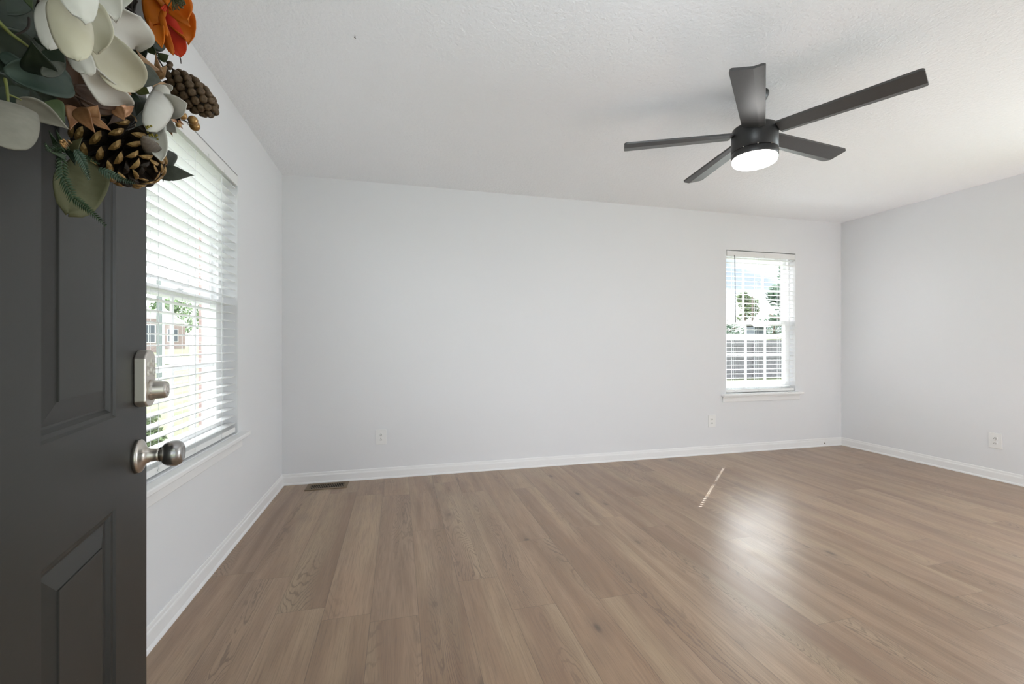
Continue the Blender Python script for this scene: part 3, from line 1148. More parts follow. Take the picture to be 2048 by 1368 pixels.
def house(label, px, d, half, eave, depth, zg, wins):
    c = far(px, d)
    fw = V((ray(px, CY).x, ray(px, CY).y, 0)).normalized()
    rt = V((fw.y, -fw.x, 0))
    root = empty('house', (c.x, c.y, zg), label, 'house')

    def T(a, b, z): return V((c.x, c.y, zg)) + rt * a + fw * b + V((0, 0, z))
    rise = half * 0.85
    mb = MB()
    mb.add([T(-half, 0, -0.6), T(half, 0, -0.6), T(half, 0, eave), T(-half, 0, eave), T(-half, depth, -0.6), T(half, depth, -0.6), T(half, depth, eave), T(-half, depth, eave)],
           [(0, 1, 2, 3), (4, 5, 6, 7), (0, 3, 7, 4), (1, 2, 6, 5)])
    mb.build('wall', M_BRICK, root)
    for b in (0.0, depth):
        mb = MB()
        mb.add([T(-half, b, eave), T(half, b, eave), T(0, b, eave + rise)], [(0, 1, 2)])
        mb.build('gable', M_WHITE, root, solid=0.05)
    mb = MB()
    o = 0.35
    for s in (-1, 1):
        mb.add([T(0, -o, eave + rise + 0.05), T(s * (half + o), -o, eave - o * 0.85 + 0.05), T(s * (half + o), depth + o, eave - o * 0.85 + 0.05), T(0, depth + o, eave + rise + 0.05)], [(0, 1, 2, 3)])
    mb.build('roof', M_ROOF, root, solid=0.12)
    mb = MB()
    for s in (-1, 1):
        mb.add([T(0, -o - 0.02, eave + rise - 0.12), T(s * (half + o), -o - 0.02, eave - o * 0.85 - 0.12), T(s * (half + o), -o - 0.02, eave - o * 0.85 + 0.14), T(0, -o - 0.02, eave + rise + 0.14)], [(0, 1, 2, 3)])
    mb.build('fascia', M_WHITE, root, solid=0.06)
    for a, z, w, h in wins:
        mb = MB()
        mb.box((a - w / 2 - 0.08, -0.06, z - 0.08), (a + w / 2 + 0.08, 0.02, z + h + 0.08), T)
        wo = mb.build('window', M_WHITE, root)
        mb = MB()
        mb.box((a - w / 2, -0.08, z), (a - 0.03, -0.055, z + h / 2 - 0.03), T)
        mb.box((a + 0.03, -0.08, z), (a + w / 2, -0.055, z + h / 2 - 0.03), T)
        mb.box((a - w / 2, -0.08, z + h / 2 + 0.03), (a - 0.03, -0.055, z + h), T)
        mb.box((a + 0.03, -0.08, z + h / 2 + 0.03), (a + w / 2, -0.055, z + h), T)
        mb.build('pane', M_WINDK, wo)
    return root


pA, pB = far(262, 36), far(322, 52)
house('brick gabled house across the street, nearer to the post on the front lawn', 262, 36, 2.0, 2.75, 9, gz(pA.x, pA.y), [(1.1, 0.8, 0.8, 1.4), (-0.9, 0.8, 0.8, 1.4)])
house('smaller brick gabled house farther down across the street', 322, 52, 2.3, 3.0, 8, gz(pB.x, pB.y), [(1.1, 0.9, 0.9, 1.4), (-1.0, 0.9, 0.9, 1.4)])


def tree(name, label, cat, p, height, crown_r, mat_leaf, seed, n=1500, shape='round', trunk_h=0.35, leaf=0.28, group=None):
    r = random.Random(seed)
    root = empty(name, p, label, cat, group)
    p = V(p)
    mb = MB(); mb.sm = True
    mb.tube([p + V((0, 0, -0.3)), p + V((0, 0, height * 0.3)), p + V((0.1, 0.05, height * 0.75))], [crown_r * 0.10, crown_r * 0.07, crown_r * 0.02], 8)
    for k in range(5):
        a = r.uniform(0, 6.28)
        q = p + V((0, 0, height * r.uniform(trunk_h, 0.6)))
        mb.tube([q, q + V((math.cos(a) * crown_r * 0.6, math.sin(a) * crown_r * 0.6, height * 0.15))], [crown_r * 0.035, crown_r * 0.012], 6)
    mb.build('trunk', M_BARK, root)
    mb = MB()
    lobes = []
    for k in range(16):
        f = r.random()
        z = height * (trunk_h + (0.96 - trunk_h) * f)
        if shape == 'cone':
            rad = crown_r * (1.05 - f) ** 0.8
        else:
            rad = crown_r * math.sqrt(max(0.05, 1 - (2 * f - 0.9) ** 2))
        a = r.uniform(0, 6.28)
        lobes.append((p + V((math.cos(a) * rad * 0.55, math.sin(a) * rad * 0.55, z)), max(0.3 * crown_r, rad * 0.55)))
    for k in range(n):
        c, rad = r.choice(lobes)
        d = V((r.gauss(0, 1), r.gauss(0, 1), r.gauss(0, 0.8))).normalized() * rad * r.uniform(0.4, 1.0) ** 0.5
        q = c + d
        u = V((r.gauss(0, 1), r.gauss(0, 1), r.gauss(0, 1))).normalized()
        w = u.orthogonal().normalized()
        s = leaf * r.uniform(0.6, 1.3)
        mb.add([q - u * s, q + w * s * 0.55, q + u * s, q - w * s * 0.55], [(0, 1, 2, 3)])
    mb.build('crown', mat_leaf, root)
    return root


def onground(px, d):
    p = far(px, d)
    return V((p.x, p.y, gz(p.x, p.y)))


tree('garden_tree', 'green bushy tree beyond the back fence beside the utility pole', 'tree', onground(1490, 74), 7.2, 2.0, M_LEAF1, 3, 1800)
tree('garden_tree', 'tall dark tree beyond the back fence seen at the edge of the small window', 'tree', onground(1584, 52), 9.6, 4.0, M_LEAF2, 4, 5200, 'cone', 0.06)
for k, (px, d, h, r, ml) in enumerate([(1462, 92, 3.2, 3.0, M_LEAF2), (1520, 96, 3.6, 3.4, M_LEAF2), (1548, 90, 4.2, 3.0, M_LEAF2)]):
    tree('distant_shrub', ['low dark shrub on the field left of the green bushy tree', 'low dark shrub on the field right of the utility pole', 'low dark shrub on the field in front of the tall dark tree'][k], 'shrub', onground(px, d), h, r, ml, 20 + k, 700, trunk_h=0.05, group='shrubs on the far field')
for k, (px, d, h, r) in enumerate([(205, 84, 9, 4), (291, 92, 8.2, 4), (345, 80, 8.5, 4), (425, 92, 8.5, 4)]):
    tree('street_tree', ['grey-green tree behind the nearer brick house', 'low grey-green tree between the two brick houses', 'grey-green tree behind the smaller brick house', 'grey-green tree next to the brick wing outside'][k], 'tree', onground(px, d), h, r, M_LEAF3, 40 + k, 2600, leaf=0.28, group='trees behind the street')
for k, (px, d) in enumerate([(300, 7.6), (301, 6.6)]):
    tree('shrub', ['small green shrub on the front lawn below the left window', 'small green shrub close under the left window'][k], 'shrub', onground(px, d), 0.42, 0.17, M_LEAF1, 60 + k, 420, trunk_h=0.15, leaf=0.034)

# utility pole
p = onground(1505, 66)
pole = empty('utility_pole', p, 'dark wooden utility pole with a crossarm beyond the fence', 'utility pole')
mb = MB(); mb.sm = True
mb.tube([p + V((0, 0, -0.3)), p + V((0, 0, 8.1 - p.z))], [0.16, 0.11], 10)
mb.build('shaft', M_POLE, pole)
mb = MB()
q = p + V((0, 0, 7.3 - p.z))
mb.tube([q - RGT * 1.0, q + RGT * 0.6], 0.07, 6)
mb.build('crossarm', M_POLE, pole)

# board fence
FY = 17.6
fz = -0.5
fence = empty('fence', (17, FY, fz), 'grey weathered board fence across the back lawn', 'fence')
FX0, FX1 = 11.6, 24.2
pw = 0.138
k = 0
x = FX0
while x < FX1:
    hgt = 1.78 + rnd.uniform(-0.012, 0.012)
    mb = MB()
    mb.add([(x, FY, fz), (x + pw - 0.008, FY, fz), (x + pw - 0.008, FY, fz + hgt - 0.02), (x + pw - 0.025, FY, fz + hgt), (x + 0.017, FY, fz + hgt), (x, FY, fz + hgt - 0.02),
            (x, FY + 0.018, fz), (x + pw - 0.008, FY + 0.018, fz), (x + pw - 0.008, FY + 0.018, fz + hgt - 0.02), (x + pw - 0.025, FY + 0.018, fz + hgt), (x + 0.017, FY + 0.018, fz + hgt), (x, FY + 0.018, fz + hgt - 0.02)],
           [(0, 1, 2, 3, 4, 5), (6, 7, 8, 9, 10, 11)] + [(i, (i + 1) % 6, 6 + (i + 1) % 6, 6 + i) for i in range(6)])
    mb.build('picket', M_FENCE, fence)
    x += pw
for z in (0.25, 0.90, 1.5):
    mb = MB(); mb.box((FX0, FY - 0.04, fz + z), (FX1, FY, fz + z + 0.09)); mb.build('rail', M_FENCE, fence)
x = FX0
while x < FX1 + 0.1:
    mb = MB(); mb.box((x, FY - 0.13, fz - 0.2), (x + 0.09, FY - 0.04, fz + 1.7)); mb.build('post', M_FENCE, fence)
    x += 2.4

# shed on the field behind the fence
p = onground(1512, 60)
shed = empty('shed', p, 'small grey shed on the field behind the fence', 'shed')
mb = MB(); mb.box((p.x - 1.0, p.y - 0.8, p.z - 0.3), (p.x + 1.0, p.y + 0.8, p.z + 1.0)); mb.build('wall', M_SHED, shed)
mb = MB()
for s in (-1, 1):
    mb.add([V((p.x - 1.2, p.y, p.z + 1.6)), V((p.x + 1.2, p.y, p.z + 1.6)), V((p.x + 1.2, p.y + s * 1.0, p.z + 0.95)), V((p.x - 1.2, p.y + s * 1.0, p.z + 0.95))], [(0, 1, 2, 3)])
mb.build('roof', M_ROOF, shed, solid=0.06)


# ---------------------------------------------------------------- wreath hanging on the door
CAMP = V((0, 0, CAM_H))


def depth_of(p): return (V(p) - CAMP).dot(FWD)


def W(px, py, o):
    """point at height o above the door face seen in direction px, py"""
    r = ray(px, py)
    k = (DN.dot(DE - CAMP) + o) / DN.dot(r)
    return CAMP + r * k


def cloth(name, c1, c2, rough=0.6, transl=0.25, scale=60, metal=0.0, spec=0.3):
    m = mat(name, c1, rough, metal, spec)
    t = NT(m)
    n = t.noise(t.coord(), scale, 4, 0.6)
    col = t.mix(t.ramp(n, [(0.30, (0, 0, 0)), (0.70, (1, 1, 1))]), c1, c2)
    t.color(col)
    t.bump(t.noise(t.coord(), scale * 4, 2), 0.12, 0.0008)
    if transl:
        tr = t.n('ShaderNodeBsdfTranslucent')
        t.set(tr.inputs['Color'], col)
        mx = t.n('ShaderNodeMixShader')
        mx.inputs[0].default_value = transl
        t.t.links.new(t.b.outputs[0], mx.inputs[1])
        t.t.links.new(tr.outputs[0], mx.inputs[2])
        t.t.links.new(mx.outputs[0], t.out.inputs['Surface'])
    return m


C_WHITE = cloth('magnolia_white', (0.66, 0.64, 0.59), (0.72, 0.71, 0.67), 0.6, 0.25, 25)
C_CREAM = cloth('magnolia_cream', (0.6324, 0.5916, 0.4488), (0.6936, 0.6630, 0.5508), 0.6, 0.25, 25)
C_ORANGE = cloth('poppy_orange', (0.62, 0.155, 0.012), (0.72, 0.22, 0.018), 0.5, 0.3, 18)
C_RED = cloth('poppy_red', (0.55, 0.025, 0.008), (0.66, 0.07, 0.012), 0.5, 0.3, 18)
C_DGREEN = cloth('leaf_dark_green', (0.0090, 0.0170, 0.0090), (0.0190, 0.0310, 0.0170), 0.45, 0.1, 40)  # wreath greens and beige are darkened to put its shade into the colour
C_TEAL = cloth('leaf_blue_green', (0.0248, 0.0422, 0.0322), (0.0484, 0.0713, 0.0570), 0.5, 0.1, 30)
C_LGREEN = cloth('leaf_light_green', (0.0525, 0.0770, 0.0315), (0.0910, 0.1190, 0.0525), 0.5, 0.2, 40)
C_YGREEN = cloth('stem_yellow_green', (0.0880, 0.1040, 0.0240), (0.1360, 0.1440, 0.0400), 0.5, 0.1, 40)
C_SAGE = cloth('leaf_sage', (0.0595, 0.0665, 0.0525), (0.0910, 0.0980, 0.0805), 0.6, 0.1, 90)
C_BEIGE = cloth('leaf_underside_beige', (0.1584, 0.1476, 0.1188), (0.2304, 0.2160, 0.1800), 0.7, 0.15, 45)
C_OLIVE = cloth('leaf_olive_veined', (0.1085, 0.1085, 0.0521), (0.1736, 0.1693, 0.0911), 0.6, 0.3, 30)
C_COPPER = cloth('leaf_copper', (0.23, 0.098, 0.038), (0.36, 0.175, 0.080), 0.38, 0.05, 70, 0.25, 0.5)
C_GOLDLEAF = cloth('leaf_tan_gold', (0.33, 0.19, 0.095), (0.46, 0.29, 0.155), 0.4, 0.05, 70, 0.2, 0.5)
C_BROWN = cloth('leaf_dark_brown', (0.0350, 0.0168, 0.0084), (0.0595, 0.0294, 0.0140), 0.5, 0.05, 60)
C_GREYLEAF = cloth('leaf_glitter_grey', (0.115, 0.095, 0.078), (0.185, 0.16, 0.135), 0.5, 0.05, 160)
C_TWIG = cloth('twig_bark', (0.014, 0.010, 0.008), (0.030, 0.021, 0.016), 0.8, 0, 60)
C_CONE = cloth('cone_dark_brown', (0.0100, 0.0055, 0.0030), (0.0225, 0.0130, 0.0070), 0.6, 0, 80)
C_CONEGOLD = cloth('cone_gold_tip', (0.1950, 0.1087, 0.0338), (0.3000, 0.1875, 0.0675), 0.4, 0, 120, 0.5, 0.5)
C_KNOB = cloth('cone_knob_brown', (0.0680, 0.0416, 0.0224), (0.1280, 0.0840, 0.0464), 0.6, 0, 120)
C_BERRY = cloth('berry_gold', (0.30, 0.17, 0.055), (0.38, 0.22, 0.085), 0.3, 0, 40, 0.5, 0.5)
C_FERN = cloth('fern_green', (0.0245, 0.0525, 0.0224), (0.0490, 0.0875, 0.0385), 0.5, 0.15, 60)
C_FERNB = cloth('fern_blue_green', (0.0375, 0.0713, 0.0465), (0.0750, 0.1162, 0.0750), 0.5, 0.15, 60)
C_YELLOW = cloth('bud_yellow', (0.20, 0.17, 0.02), (0.30, 0.24, 0.04), 0.5, 0, 60)
C_STAMEN = cloth('stamen_olive', (0.055, 0.055, 0.025), (0.10, 0.095, 0.045), 0.7, 0, 200)

SHAPES = {
    'petal': lambda u: (u ** 0.55) * (max(0.0, 1 - u ** 3.2) ** 0.6) * 1.22,
    'leaf': lambda u: (u ** 0.66) * (max(0.0, 1 - u) ** 1.35) * 3.56,
    'oval': lambda u: math.sqrt(max(0.0, 1 - (2 * u - 1) ** 2)),
    'round': lambda u: max(0.0, 1 - abs(2 * u - 1) ** 2.6) ** 0.45,
}


def blade_mesh(mb, base, tip, width, roll=0, cup=0.25, bend=0.12, fold=0.0, shape='leaf', ripple=0.0, seed=0, nu=20, nv=8):
    base, tip = V(base), V(tip)
    y = tip - base
    Ln = y.length
    y.normalize()
    mid = (base + tip) / 2
    c = (CAMP - mid).normalized()
    x = y.cross(c).normalized()
    z = x.cross(y).normalized()
    if roll:
        q = M.Rotation(math.radians(roll), 3, y)
        x, z = q @ x, q @ z
    f = SHAPES[shape]
    r = random.Random(seed)
    ph = r.uniform(0, 6)

    def fn(u, v):
        vv = 2 * v - 1
        w = width / 2 * f(min(0.999, max(0.004, u)))
        hgt = cup * w * vv * vv - fold * w * abs(vv) + bend * Ln * math.sin(math.pi * u) + ripple * width * abs(vv) ** 1.5 * math.sin(u * 9 + ph + 2 * vv)
        return base + y * (u * Ln) + x * (vv * w) + z * hgt
    mb.sm = True
    mb.grid(fn, nu, nv)


wc = TD(0.457, 0.0, 1.70)
wreath = empty('wreath', wc, 'flower wreath with white magnolia, orange poppy and pine cones hanging on the dark door', 'wreath')


def part_empty(name, loc):
    o = empty(name, loc)
    o.parent = wreath
    o.location = V(loc) - wc
    return o


def blade(name, b, t, wpx, m, parent=None, thick=0.0012, **kw):
    B, T_ = W(*b), W(*t)
    d = depth_of((B + T_) / 2)
    mb = MB()
    blade_mesh(mb, B, T_, wpx * d / FPX, **kw)
    return mb.build(name, m, parent or wreath, solid=thick)


def stem(name, pts, rpx, m, parent=None):
    P = [W(*q) for q in pts]
    # smooth the path
    Q = []
    for i in range(len(P) - 1):
        p0, p1, p2, p3 = P[max(i - 1, 0)], P[i], P[i + 1], P[min(i + 2, len(P) - 1)]
        for k in range(5):
            t = k / 5
            Q.append(0.5 * ((2 * p1) + (p2 - p0) * t + (2 * p0 - 5 * p1 + 4 * p2 - p3) * t * t + (3 * p1 - p0 - 3 * p2 + p3) * t ** 3))
    Q.append(P[-1])
    rr = rpx * depth_of(P[0]) / FPX
    mb = MB(); mb.sm = True
    mb.tube(Q, [rr * (1 - 0.45 * i / len(Q)) for i in range(len(Q))], 8)
    return mb.build(name, m, parent or wreath)


# twig ring
mb = MB(); mb.sm = True
rr_ = random.Random(5)
for k in range(22):
    ph, a1 = rr_.uniform(0, 6.28), rr_.uniform(2, 5)
    R0 = 0.205 + rr_.uniform(-0.028, 0.028)
    o0 = 0.030 + rr_.uniform(-0.014, 0.016)
    st, ln = rr_.uniform(0, 6.28), rr_.uniform(2.2, 5.0)
    pts = []
    for i in range(26):
        a = st + ln * i / 25
        R1 = R0 + 0.010 * math.sin(a1 * a + ph)
        pts.append(TD(0.457 + R1 * math.cos(a), o0 + 0.006 * math.sin(3 * a + ph), 1.70 + R1 * math.sin(a)))
    mb.tube(pts, 0.0026, 6)
mb.build('twig_ring', C_TWIG, wreath)
mb = MB()
mb.box((0, 0, 0), (0.004, 0.025, 0.22), lambda a, b, c: TD(0.445 + b, 0.003 + a, 1.88 + c * 0.73))
mb.build('hanger_hook', M_FAN, wreath)
stem('twig', [(262, -25, .05), (262, 20, .05), (268, 55, .055), (292, 85, .06), (322, 112, .065), (345, 138, .082), (362, 172, .10)], 3.2, C_TWIG)
stem('twig', [(252, -20, .04), (270, 30, .05), (274, 58, .055), (300, 92, .065), (330, 140, .07)], 2.6, C_TWIG)
stem('twig', [(275, -15, .05), (270, 15, .052), (262, 48, .055), (285, 70, .06), (312, 78, .07)], 2.2, C_TWIG)
for q in [((264, 22, .05), (252, 12, .055)), ((268, 45, .052), (283, 44, .058)), ((266, 15, .05), (276, 2, .058)), ((280, 70, .056), (292, 66, .062))]:
    stem('thorn', q, 1.6, C_TWIG)

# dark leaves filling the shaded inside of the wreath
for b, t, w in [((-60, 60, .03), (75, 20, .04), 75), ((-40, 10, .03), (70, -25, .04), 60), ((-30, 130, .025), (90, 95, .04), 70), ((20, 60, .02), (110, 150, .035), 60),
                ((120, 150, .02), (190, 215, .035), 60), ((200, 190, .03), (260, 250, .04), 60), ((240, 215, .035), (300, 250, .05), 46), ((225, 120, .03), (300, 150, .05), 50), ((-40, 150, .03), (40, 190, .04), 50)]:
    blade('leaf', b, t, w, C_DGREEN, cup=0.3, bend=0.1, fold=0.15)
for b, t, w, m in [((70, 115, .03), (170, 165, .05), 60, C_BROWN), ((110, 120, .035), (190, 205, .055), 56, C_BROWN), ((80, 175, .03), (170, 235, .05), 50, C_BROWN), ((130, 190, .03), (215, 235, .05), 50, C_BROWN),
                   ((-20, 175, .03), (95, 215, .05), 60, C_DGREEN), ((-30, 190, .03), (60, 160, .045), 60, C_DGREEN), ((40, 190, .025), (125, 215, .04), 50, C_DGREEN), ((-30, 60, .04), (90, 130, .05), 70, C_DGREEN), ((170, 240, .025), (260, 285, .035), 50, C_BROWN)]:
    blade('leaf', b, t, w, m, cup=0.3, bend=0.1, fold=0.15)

# big white magnolia
mg = part_empty('magnolia', W(165, 35, .11))
PET = [  # base, tip, width px, roll, cup, bend, material
    ((120, 5, .085), (98, 98, .105), 50, 20, -0.5, 0.16, C_WHITE, 0.03),
    ((140, 20, .08), (70, -60, .10), 80, 0, 0.5, -0.05, C_WHITE, 0.04),
    ((180, 20, .08), (235, -60, .10), 95, 0, 0.5, -0.05, C_WHITE, 0.04),
    ((180, -5, .085), (268, 98, .100), 124, -14, 0.35, 0.10, C_WHITE, 0.05),
    ((148, 104, .10), (250, 208, .112), 66, 16, 0.35, 0.12, C_WHITE, 0.03),
    ((128, 40, .105), (176, 150, .125), 58, 24, -0.55, 0.14, C_WHITE, 0.04),
    ((184, 50, .110), (270, 184, .135), 98, -6, 0.42, 0.08, C_CREAM, 0.02),
    ((136, -8, .115), (156, 122, .138), 78, 8, -0.6, 0.20, C_CREAM, 0.02),
    ((165, -2, .112), (196, 108, .130), 76, -10, 0.6, 0.12, C_CREAM, 0.03),
    ((150, -40, .12), (168, 45, .150), 76, 0, -0.45, 0.22, C_WHITE, 0.03),
    ((185, -35, .115), (228, 40, .138), 72, -12, 0.45, 0.14, C_WHITE, 0.05),
]
for k, (b, t, w, ro, cu, be, m, ri) in enumerate(PET):
    blade('petal', b, t, w, m, mg, roll=ro, cup=cu, bend=be, shape='petal', ripple=ri * 2.2, seed=k, nu=20, nv=14)

# orange poppy
pp = part_empty('poppy', W(338, 15, .11))
blade('calyx_leaf', (282, 45, .07), (332, 94, .085), 40, C_DGREEN, pp, cup=0.3, bend=0.1, shape='oval')
for k, (b, t, w, ro, cu, be, m, ri) in enumerate([
    ((328, -4, .09), (374, 84, .135), 70, -20, 0.3, 0.10, C_ORANGE, 0.06),
    ((332, -14, .10), (378, 46, .150), 72, -10, 0.35, 0.12, C_ORANGE, 0.05),
    ((324, -16, .09), (306, 54, .105), 46, 20, -0.4, 0.14, C_ORANGE, 0.05),
    ((322, 6, .105), (362, 114, .122), 46, -4, -0.12, 0.08, C_RED, 0.04),
    ((314, 18, .10), (346, 110, .122), 22, 14, -0.4, 0.10, C_ORANGE, 0.05),
    ((314, 34, .10), (322, 94, .118), 30, 10, 0.5, 0.10, C_ORANGE, 0.04),
    ((324, 18, .11), (334, 72, .124), 15, 30, -0.5, 0.10, C_ORANGE, 0.03),
    ((345, -12, .10), (300, -50, .12), 60, 0, 0.3, 0.1, C_ORANGE, 0.05),
    ((350, -12, .10), (385, -50, .12), 60, 0, 0.3, 0.1, C_ORANGE, 0.05),
]):
    blade('petal', b, t, w, m, pp, roll=ro, cup=cu, bend=be, shape='petal', ripple=ri * 2, seed=30 + k, nu=14, nv=10)
mb = MB(); mb.sm = True
r = random.Random(11)
c = W(345, -4, .135)
for k in range(70):
    d = (DN * 0.8 + V((r.gauss(0, 1), r.gauss(0, 1), r.gauss(0, 1))) * 0.55 + V((0, 0, -0.4))).normalized()
    e = c + d * r.uniform(0.010, 0.016)
    mb.tube([c, e], 0.0007, 4)
    mb.ball(e, 0.0011, 3)
mb.build('stamens', C_STAMEN, pp)
mb = MB(); mb.sm = True
for k in range(60):
    a = r.uniform(-2.6, 0.2)
    e = W(338 + 20 * math.cos(a), 4 - 21 * math.sin(a) * 1.0, .124)
    mb.tube([W(340, 0, .120), e], [0.0012, 0.0005], 4)
mb.build('stamen_fringe', C_RED, pp)
stem('spike', [(357, 108, .112), (361, 118, .116), (362, 127, .118)], 1.2, C_TWIG, pp)

# green and beige foliage on the near side
blade('leaf', (8, 142, .07), (146, 172, .10), 66, C_TEAL, roll=-12, cup=0.55, bend=0.16, fold=0.25, shape='oval', seed=1)
blade('leaf', (82, 150, .09), (63, 82, .105), 54, C_DGREEN, cup=0.2, bend=0.08, fold=0.2)
blade('leaf', (88, 148, .085), (126, 92, .095), 40, C_DGREEN, cup=0.2, bend=0.08, fold=0.2)
blade('leaf', (84, 150, .10), (130, 126, .105), 24, C_SAGE, cup=0.3, bend=0.1, fold=0.3)
blade('leaf', (88, 205, .10), (131, 246, .115), 50, C_LGREEN, cup=0.2, bend=0.1, fold=0.2)
blade('leaf', (34, 198, .10), (138, 259, .125), 46, C_BEIGE, roll=25, cup=0.4, bend=-0.06, fold=0.2)
blade('leaf', (16, 206, .11), (22, 298, .14), 82, C_BEIGE, cup=-0.25, bend=0.12, fold=-0.05, shape='round', nu=28, nv=14)
blade('leaf', (0, 108, .06), (66, 146, .08), 26, C_TEAL, cup=0.3, bend=0.1, fold=0.2)
blade('leaf', (52, -8, .06), (66, 20, .07), 16, C_LGREEN, cup=0.3, bend=0.1, fold=0.2)
stem('stem', [(-6, 40, .09), (20, 66, .095), (42, 82, .10), (58, 94, .10)], 4.0, C_YGREEN)
stem('stem', [(58, 36, .07), (57, 52, .075), (48, 62, .08), (30, 70, .08), (26, 66, .08)], 2.2, C_TWIG)
stem('stem', [(10, 158, .10), (14, 178, .105), (17, 208, .112)], 3.2, C_YGREEN)
stem('stem', [(14, 188, .105), (30, 194, .108), (42, 200, .11)], 2.4, C_YGREEN)

# copper, brown and tan leaves
for b, t, w, m, ro in [((156, 216, .095), (191, 267, .115), 30, C_COPPER, 10), ((176, 240, .09), (196, 210, .10), 27, C_COPPER, 0), ((152, 215, .08), (140, 260, .09), 30, C_COPPER, 0),
                       ((182, 236, .095), (223, 262, .11), 15, C_COPPER, 0), ((230, 228, .09), (268, 212, .105), 22, C_COPPER, 10), ((229, 212, .09), (250, 242, .10), 24, C_COPPER, 0),
                       ((145, 172, .075), (236, 218, .09), 34, C_BROWN, 0), ((160, 200, .075), (228, 226, .085), 26, C_BROWN, 0), ((222, 172, .08), (264, 190, .095), 20, C_COPPER, 0),
                       ((235, 178, .08), (268, 182, .09), 14, C_COPPER, 20), ((301, 138, .08), (271, 98, .10), 27, C_GOLDLEAF, 0), ((318, 152, .085), (311, 106, .105), 18, C_GOLDLEAF, 0),
                       ((311, 156, .09), (334, 131, .108), 18, C_GOLDLEAF, 0), ((307, 176, .08), (335, 168, .095), 20, C_GOLDLEAF, 0), ((345, 178, .08), (362, 196, .095), 20, C_COPPER, 0),
                       ((240, 230, .075), (215, 250, .085), 24, C_BROWN, 0)]:
    blade('leaf', b, t, w, m, roll=ro, cup=0.3, bend=0.10, fold=0.25)
stem('stem', [(120, 175, .07), (160, 196, .08), (200, 214, .085), (238, 222, .09)], 2.2, C_BROWN)

# sage and green leaves near the middle
blade('leaf', (262, 140, .085), (323, 163, .11), 44, C_SAGE, roll=10, cup=0.2, bend=0.08, fold=0.2)
blade('leaf', (246, 52, .07), (276, 98, .09), 34, C_SAGE, roll=-10, cup=0.3, bend=0.1, fold=0.2)
blade('leaf', (296, 94, .07), (316, 112, .085), 16, C_LGREEN, cup=0.3, bend=0.1, fold=0.2)
blade('leaf', (318, 118, .075), (338, 110, .09), 16, C_LGREEN, cup=0.3, bend=0.1, fold=0.2)
blade('leaf', (272, 172, .08), (300, 188, .095), 24, C_YGREEN, cup=0.3, bend=0.1, fold=0.2)
blade('leaf', (256, 190, .085), (284, 203, .10), 20, C_DGREEN, cup=0.3, bend=0.1, fold=0.2)
blade('leaf', (276, 100, .06), (288, 134, .08), 30, C_DGREEN, cup=0.3, bend=0.1, fold=0.2)
blade('leaf', (285, 195, .06), (272, 235, .075), 30, C_DGREEN, cup=0.3, bend=0.1, fold=0.2)

# small white magnolia
sm = part_empty('small_magnolia', W(315, 220, .10))
for k, (b, t, w, ro, cu, be, m, ri) in enumerate([
    ((308, 222, .085), (330, 170, .105), 36, 10, -0.35, 0.12, C_WHITE, 0.03),
    ((318, 216, .095), (374, 208, .146), 54, 0, 0.30, 0.08, C_WHITE, 0.02),
    ((318, 190, .09), (296, 262, .115), 52, -15, -0.45, 0.14, C_WHITE, 0.03),
    ((312, 205, .10), (328, 268, .125), 26, 20, -0.55, 0.14, C_WHITE, 0.03),
    ((308, 236, .105), (322, 322, .128), 42, 5, 0.4, 0.06, C_WHITE, 0.03),
    ((326, 240, .085), (353, 266, .125), 30, 0, 0.3, 0.1, C_WHITE, 0.03),
    ((322, 180, .09), (345, 172, .11), 18, 0, 0.3, 0.1, C_WHITE, 0.03)]):
    blade('petal', b, t, w, m, sm, roll=ro, cup=cu, bend=be, shape='petal', ripple=ri, seed=60 + k, nu=14, nv=10)
for b, t, w in [((345, 236, .08), (368, 250, .095), 10), ((340, 232, .08), (358, 244, .09), 12), ((350, 240, .08), (366, 258, .09), 7), ((338, 256, .075), (345, 272, .085), 9), ((328, 232, .09), (340, 258, .10), 4)]:
    blade('sepal', b, t, w, C_COPPER, sm, cup=0.3, bend=0.1)

# glitter-grey leaf, sage leaves at the lower right
blade('leaf', (318, 318, .10), (286, 272, .118), 36, C_GREYLEAF, cup=-0.3, bend=0.12, fold=0.05, shape='petal')
blade('leaf', (308, 342, .090), (389, 351, .143), 32, C_SAGE, roll=-4, cup=0.25, bend=0.06, fold=0.2)
blade('leaf', (334, 300, .075), (326, 364, .095), 36, C_SAGE, cup=0.25, bend=0.08, fold=0.2)
mb = MB(); mb.sm = True
r = random.Random(3)
for k in range(44):
    u = r.random()
    p_ = W(294 + 20 * u + r.gauss(0, 3), 256 + 26 * u + r.gauss(0, 4), .112 + r.uniform(-.006, .008))
    mb.ball(p_, r.uniform(0.0010, 0.0019), 4)
mb.build('yellow_buds', C_YELLOW, wreath)

# berries
for px, py, rp in [(386, 241, 9), (389.5, 252, 9.5), (365, 231, 8), (357, 250, 5)]:
    q = W(px, py, .132)
    rd = rp * depth_of(q) / FPX
    mb = MB(); mb.sm = True
    mb.ball(q, rd, 10)
    be_ = mb.build('berry', C_BERRY, wreath)
    stem('stem', [(352, 238, .105), ((352 + px) / 2, (238 + py) / 2 - 3, .122), (px, py, .132)], 1.2, C_TWIG, be_)


# pine cones
def cone_frame(a, b):
    ax = (b - a)
    L = ax.length
    ax.normalize()
    u = ax.orthogonal().normalized()
    return ax, u, ax.cross(u), L


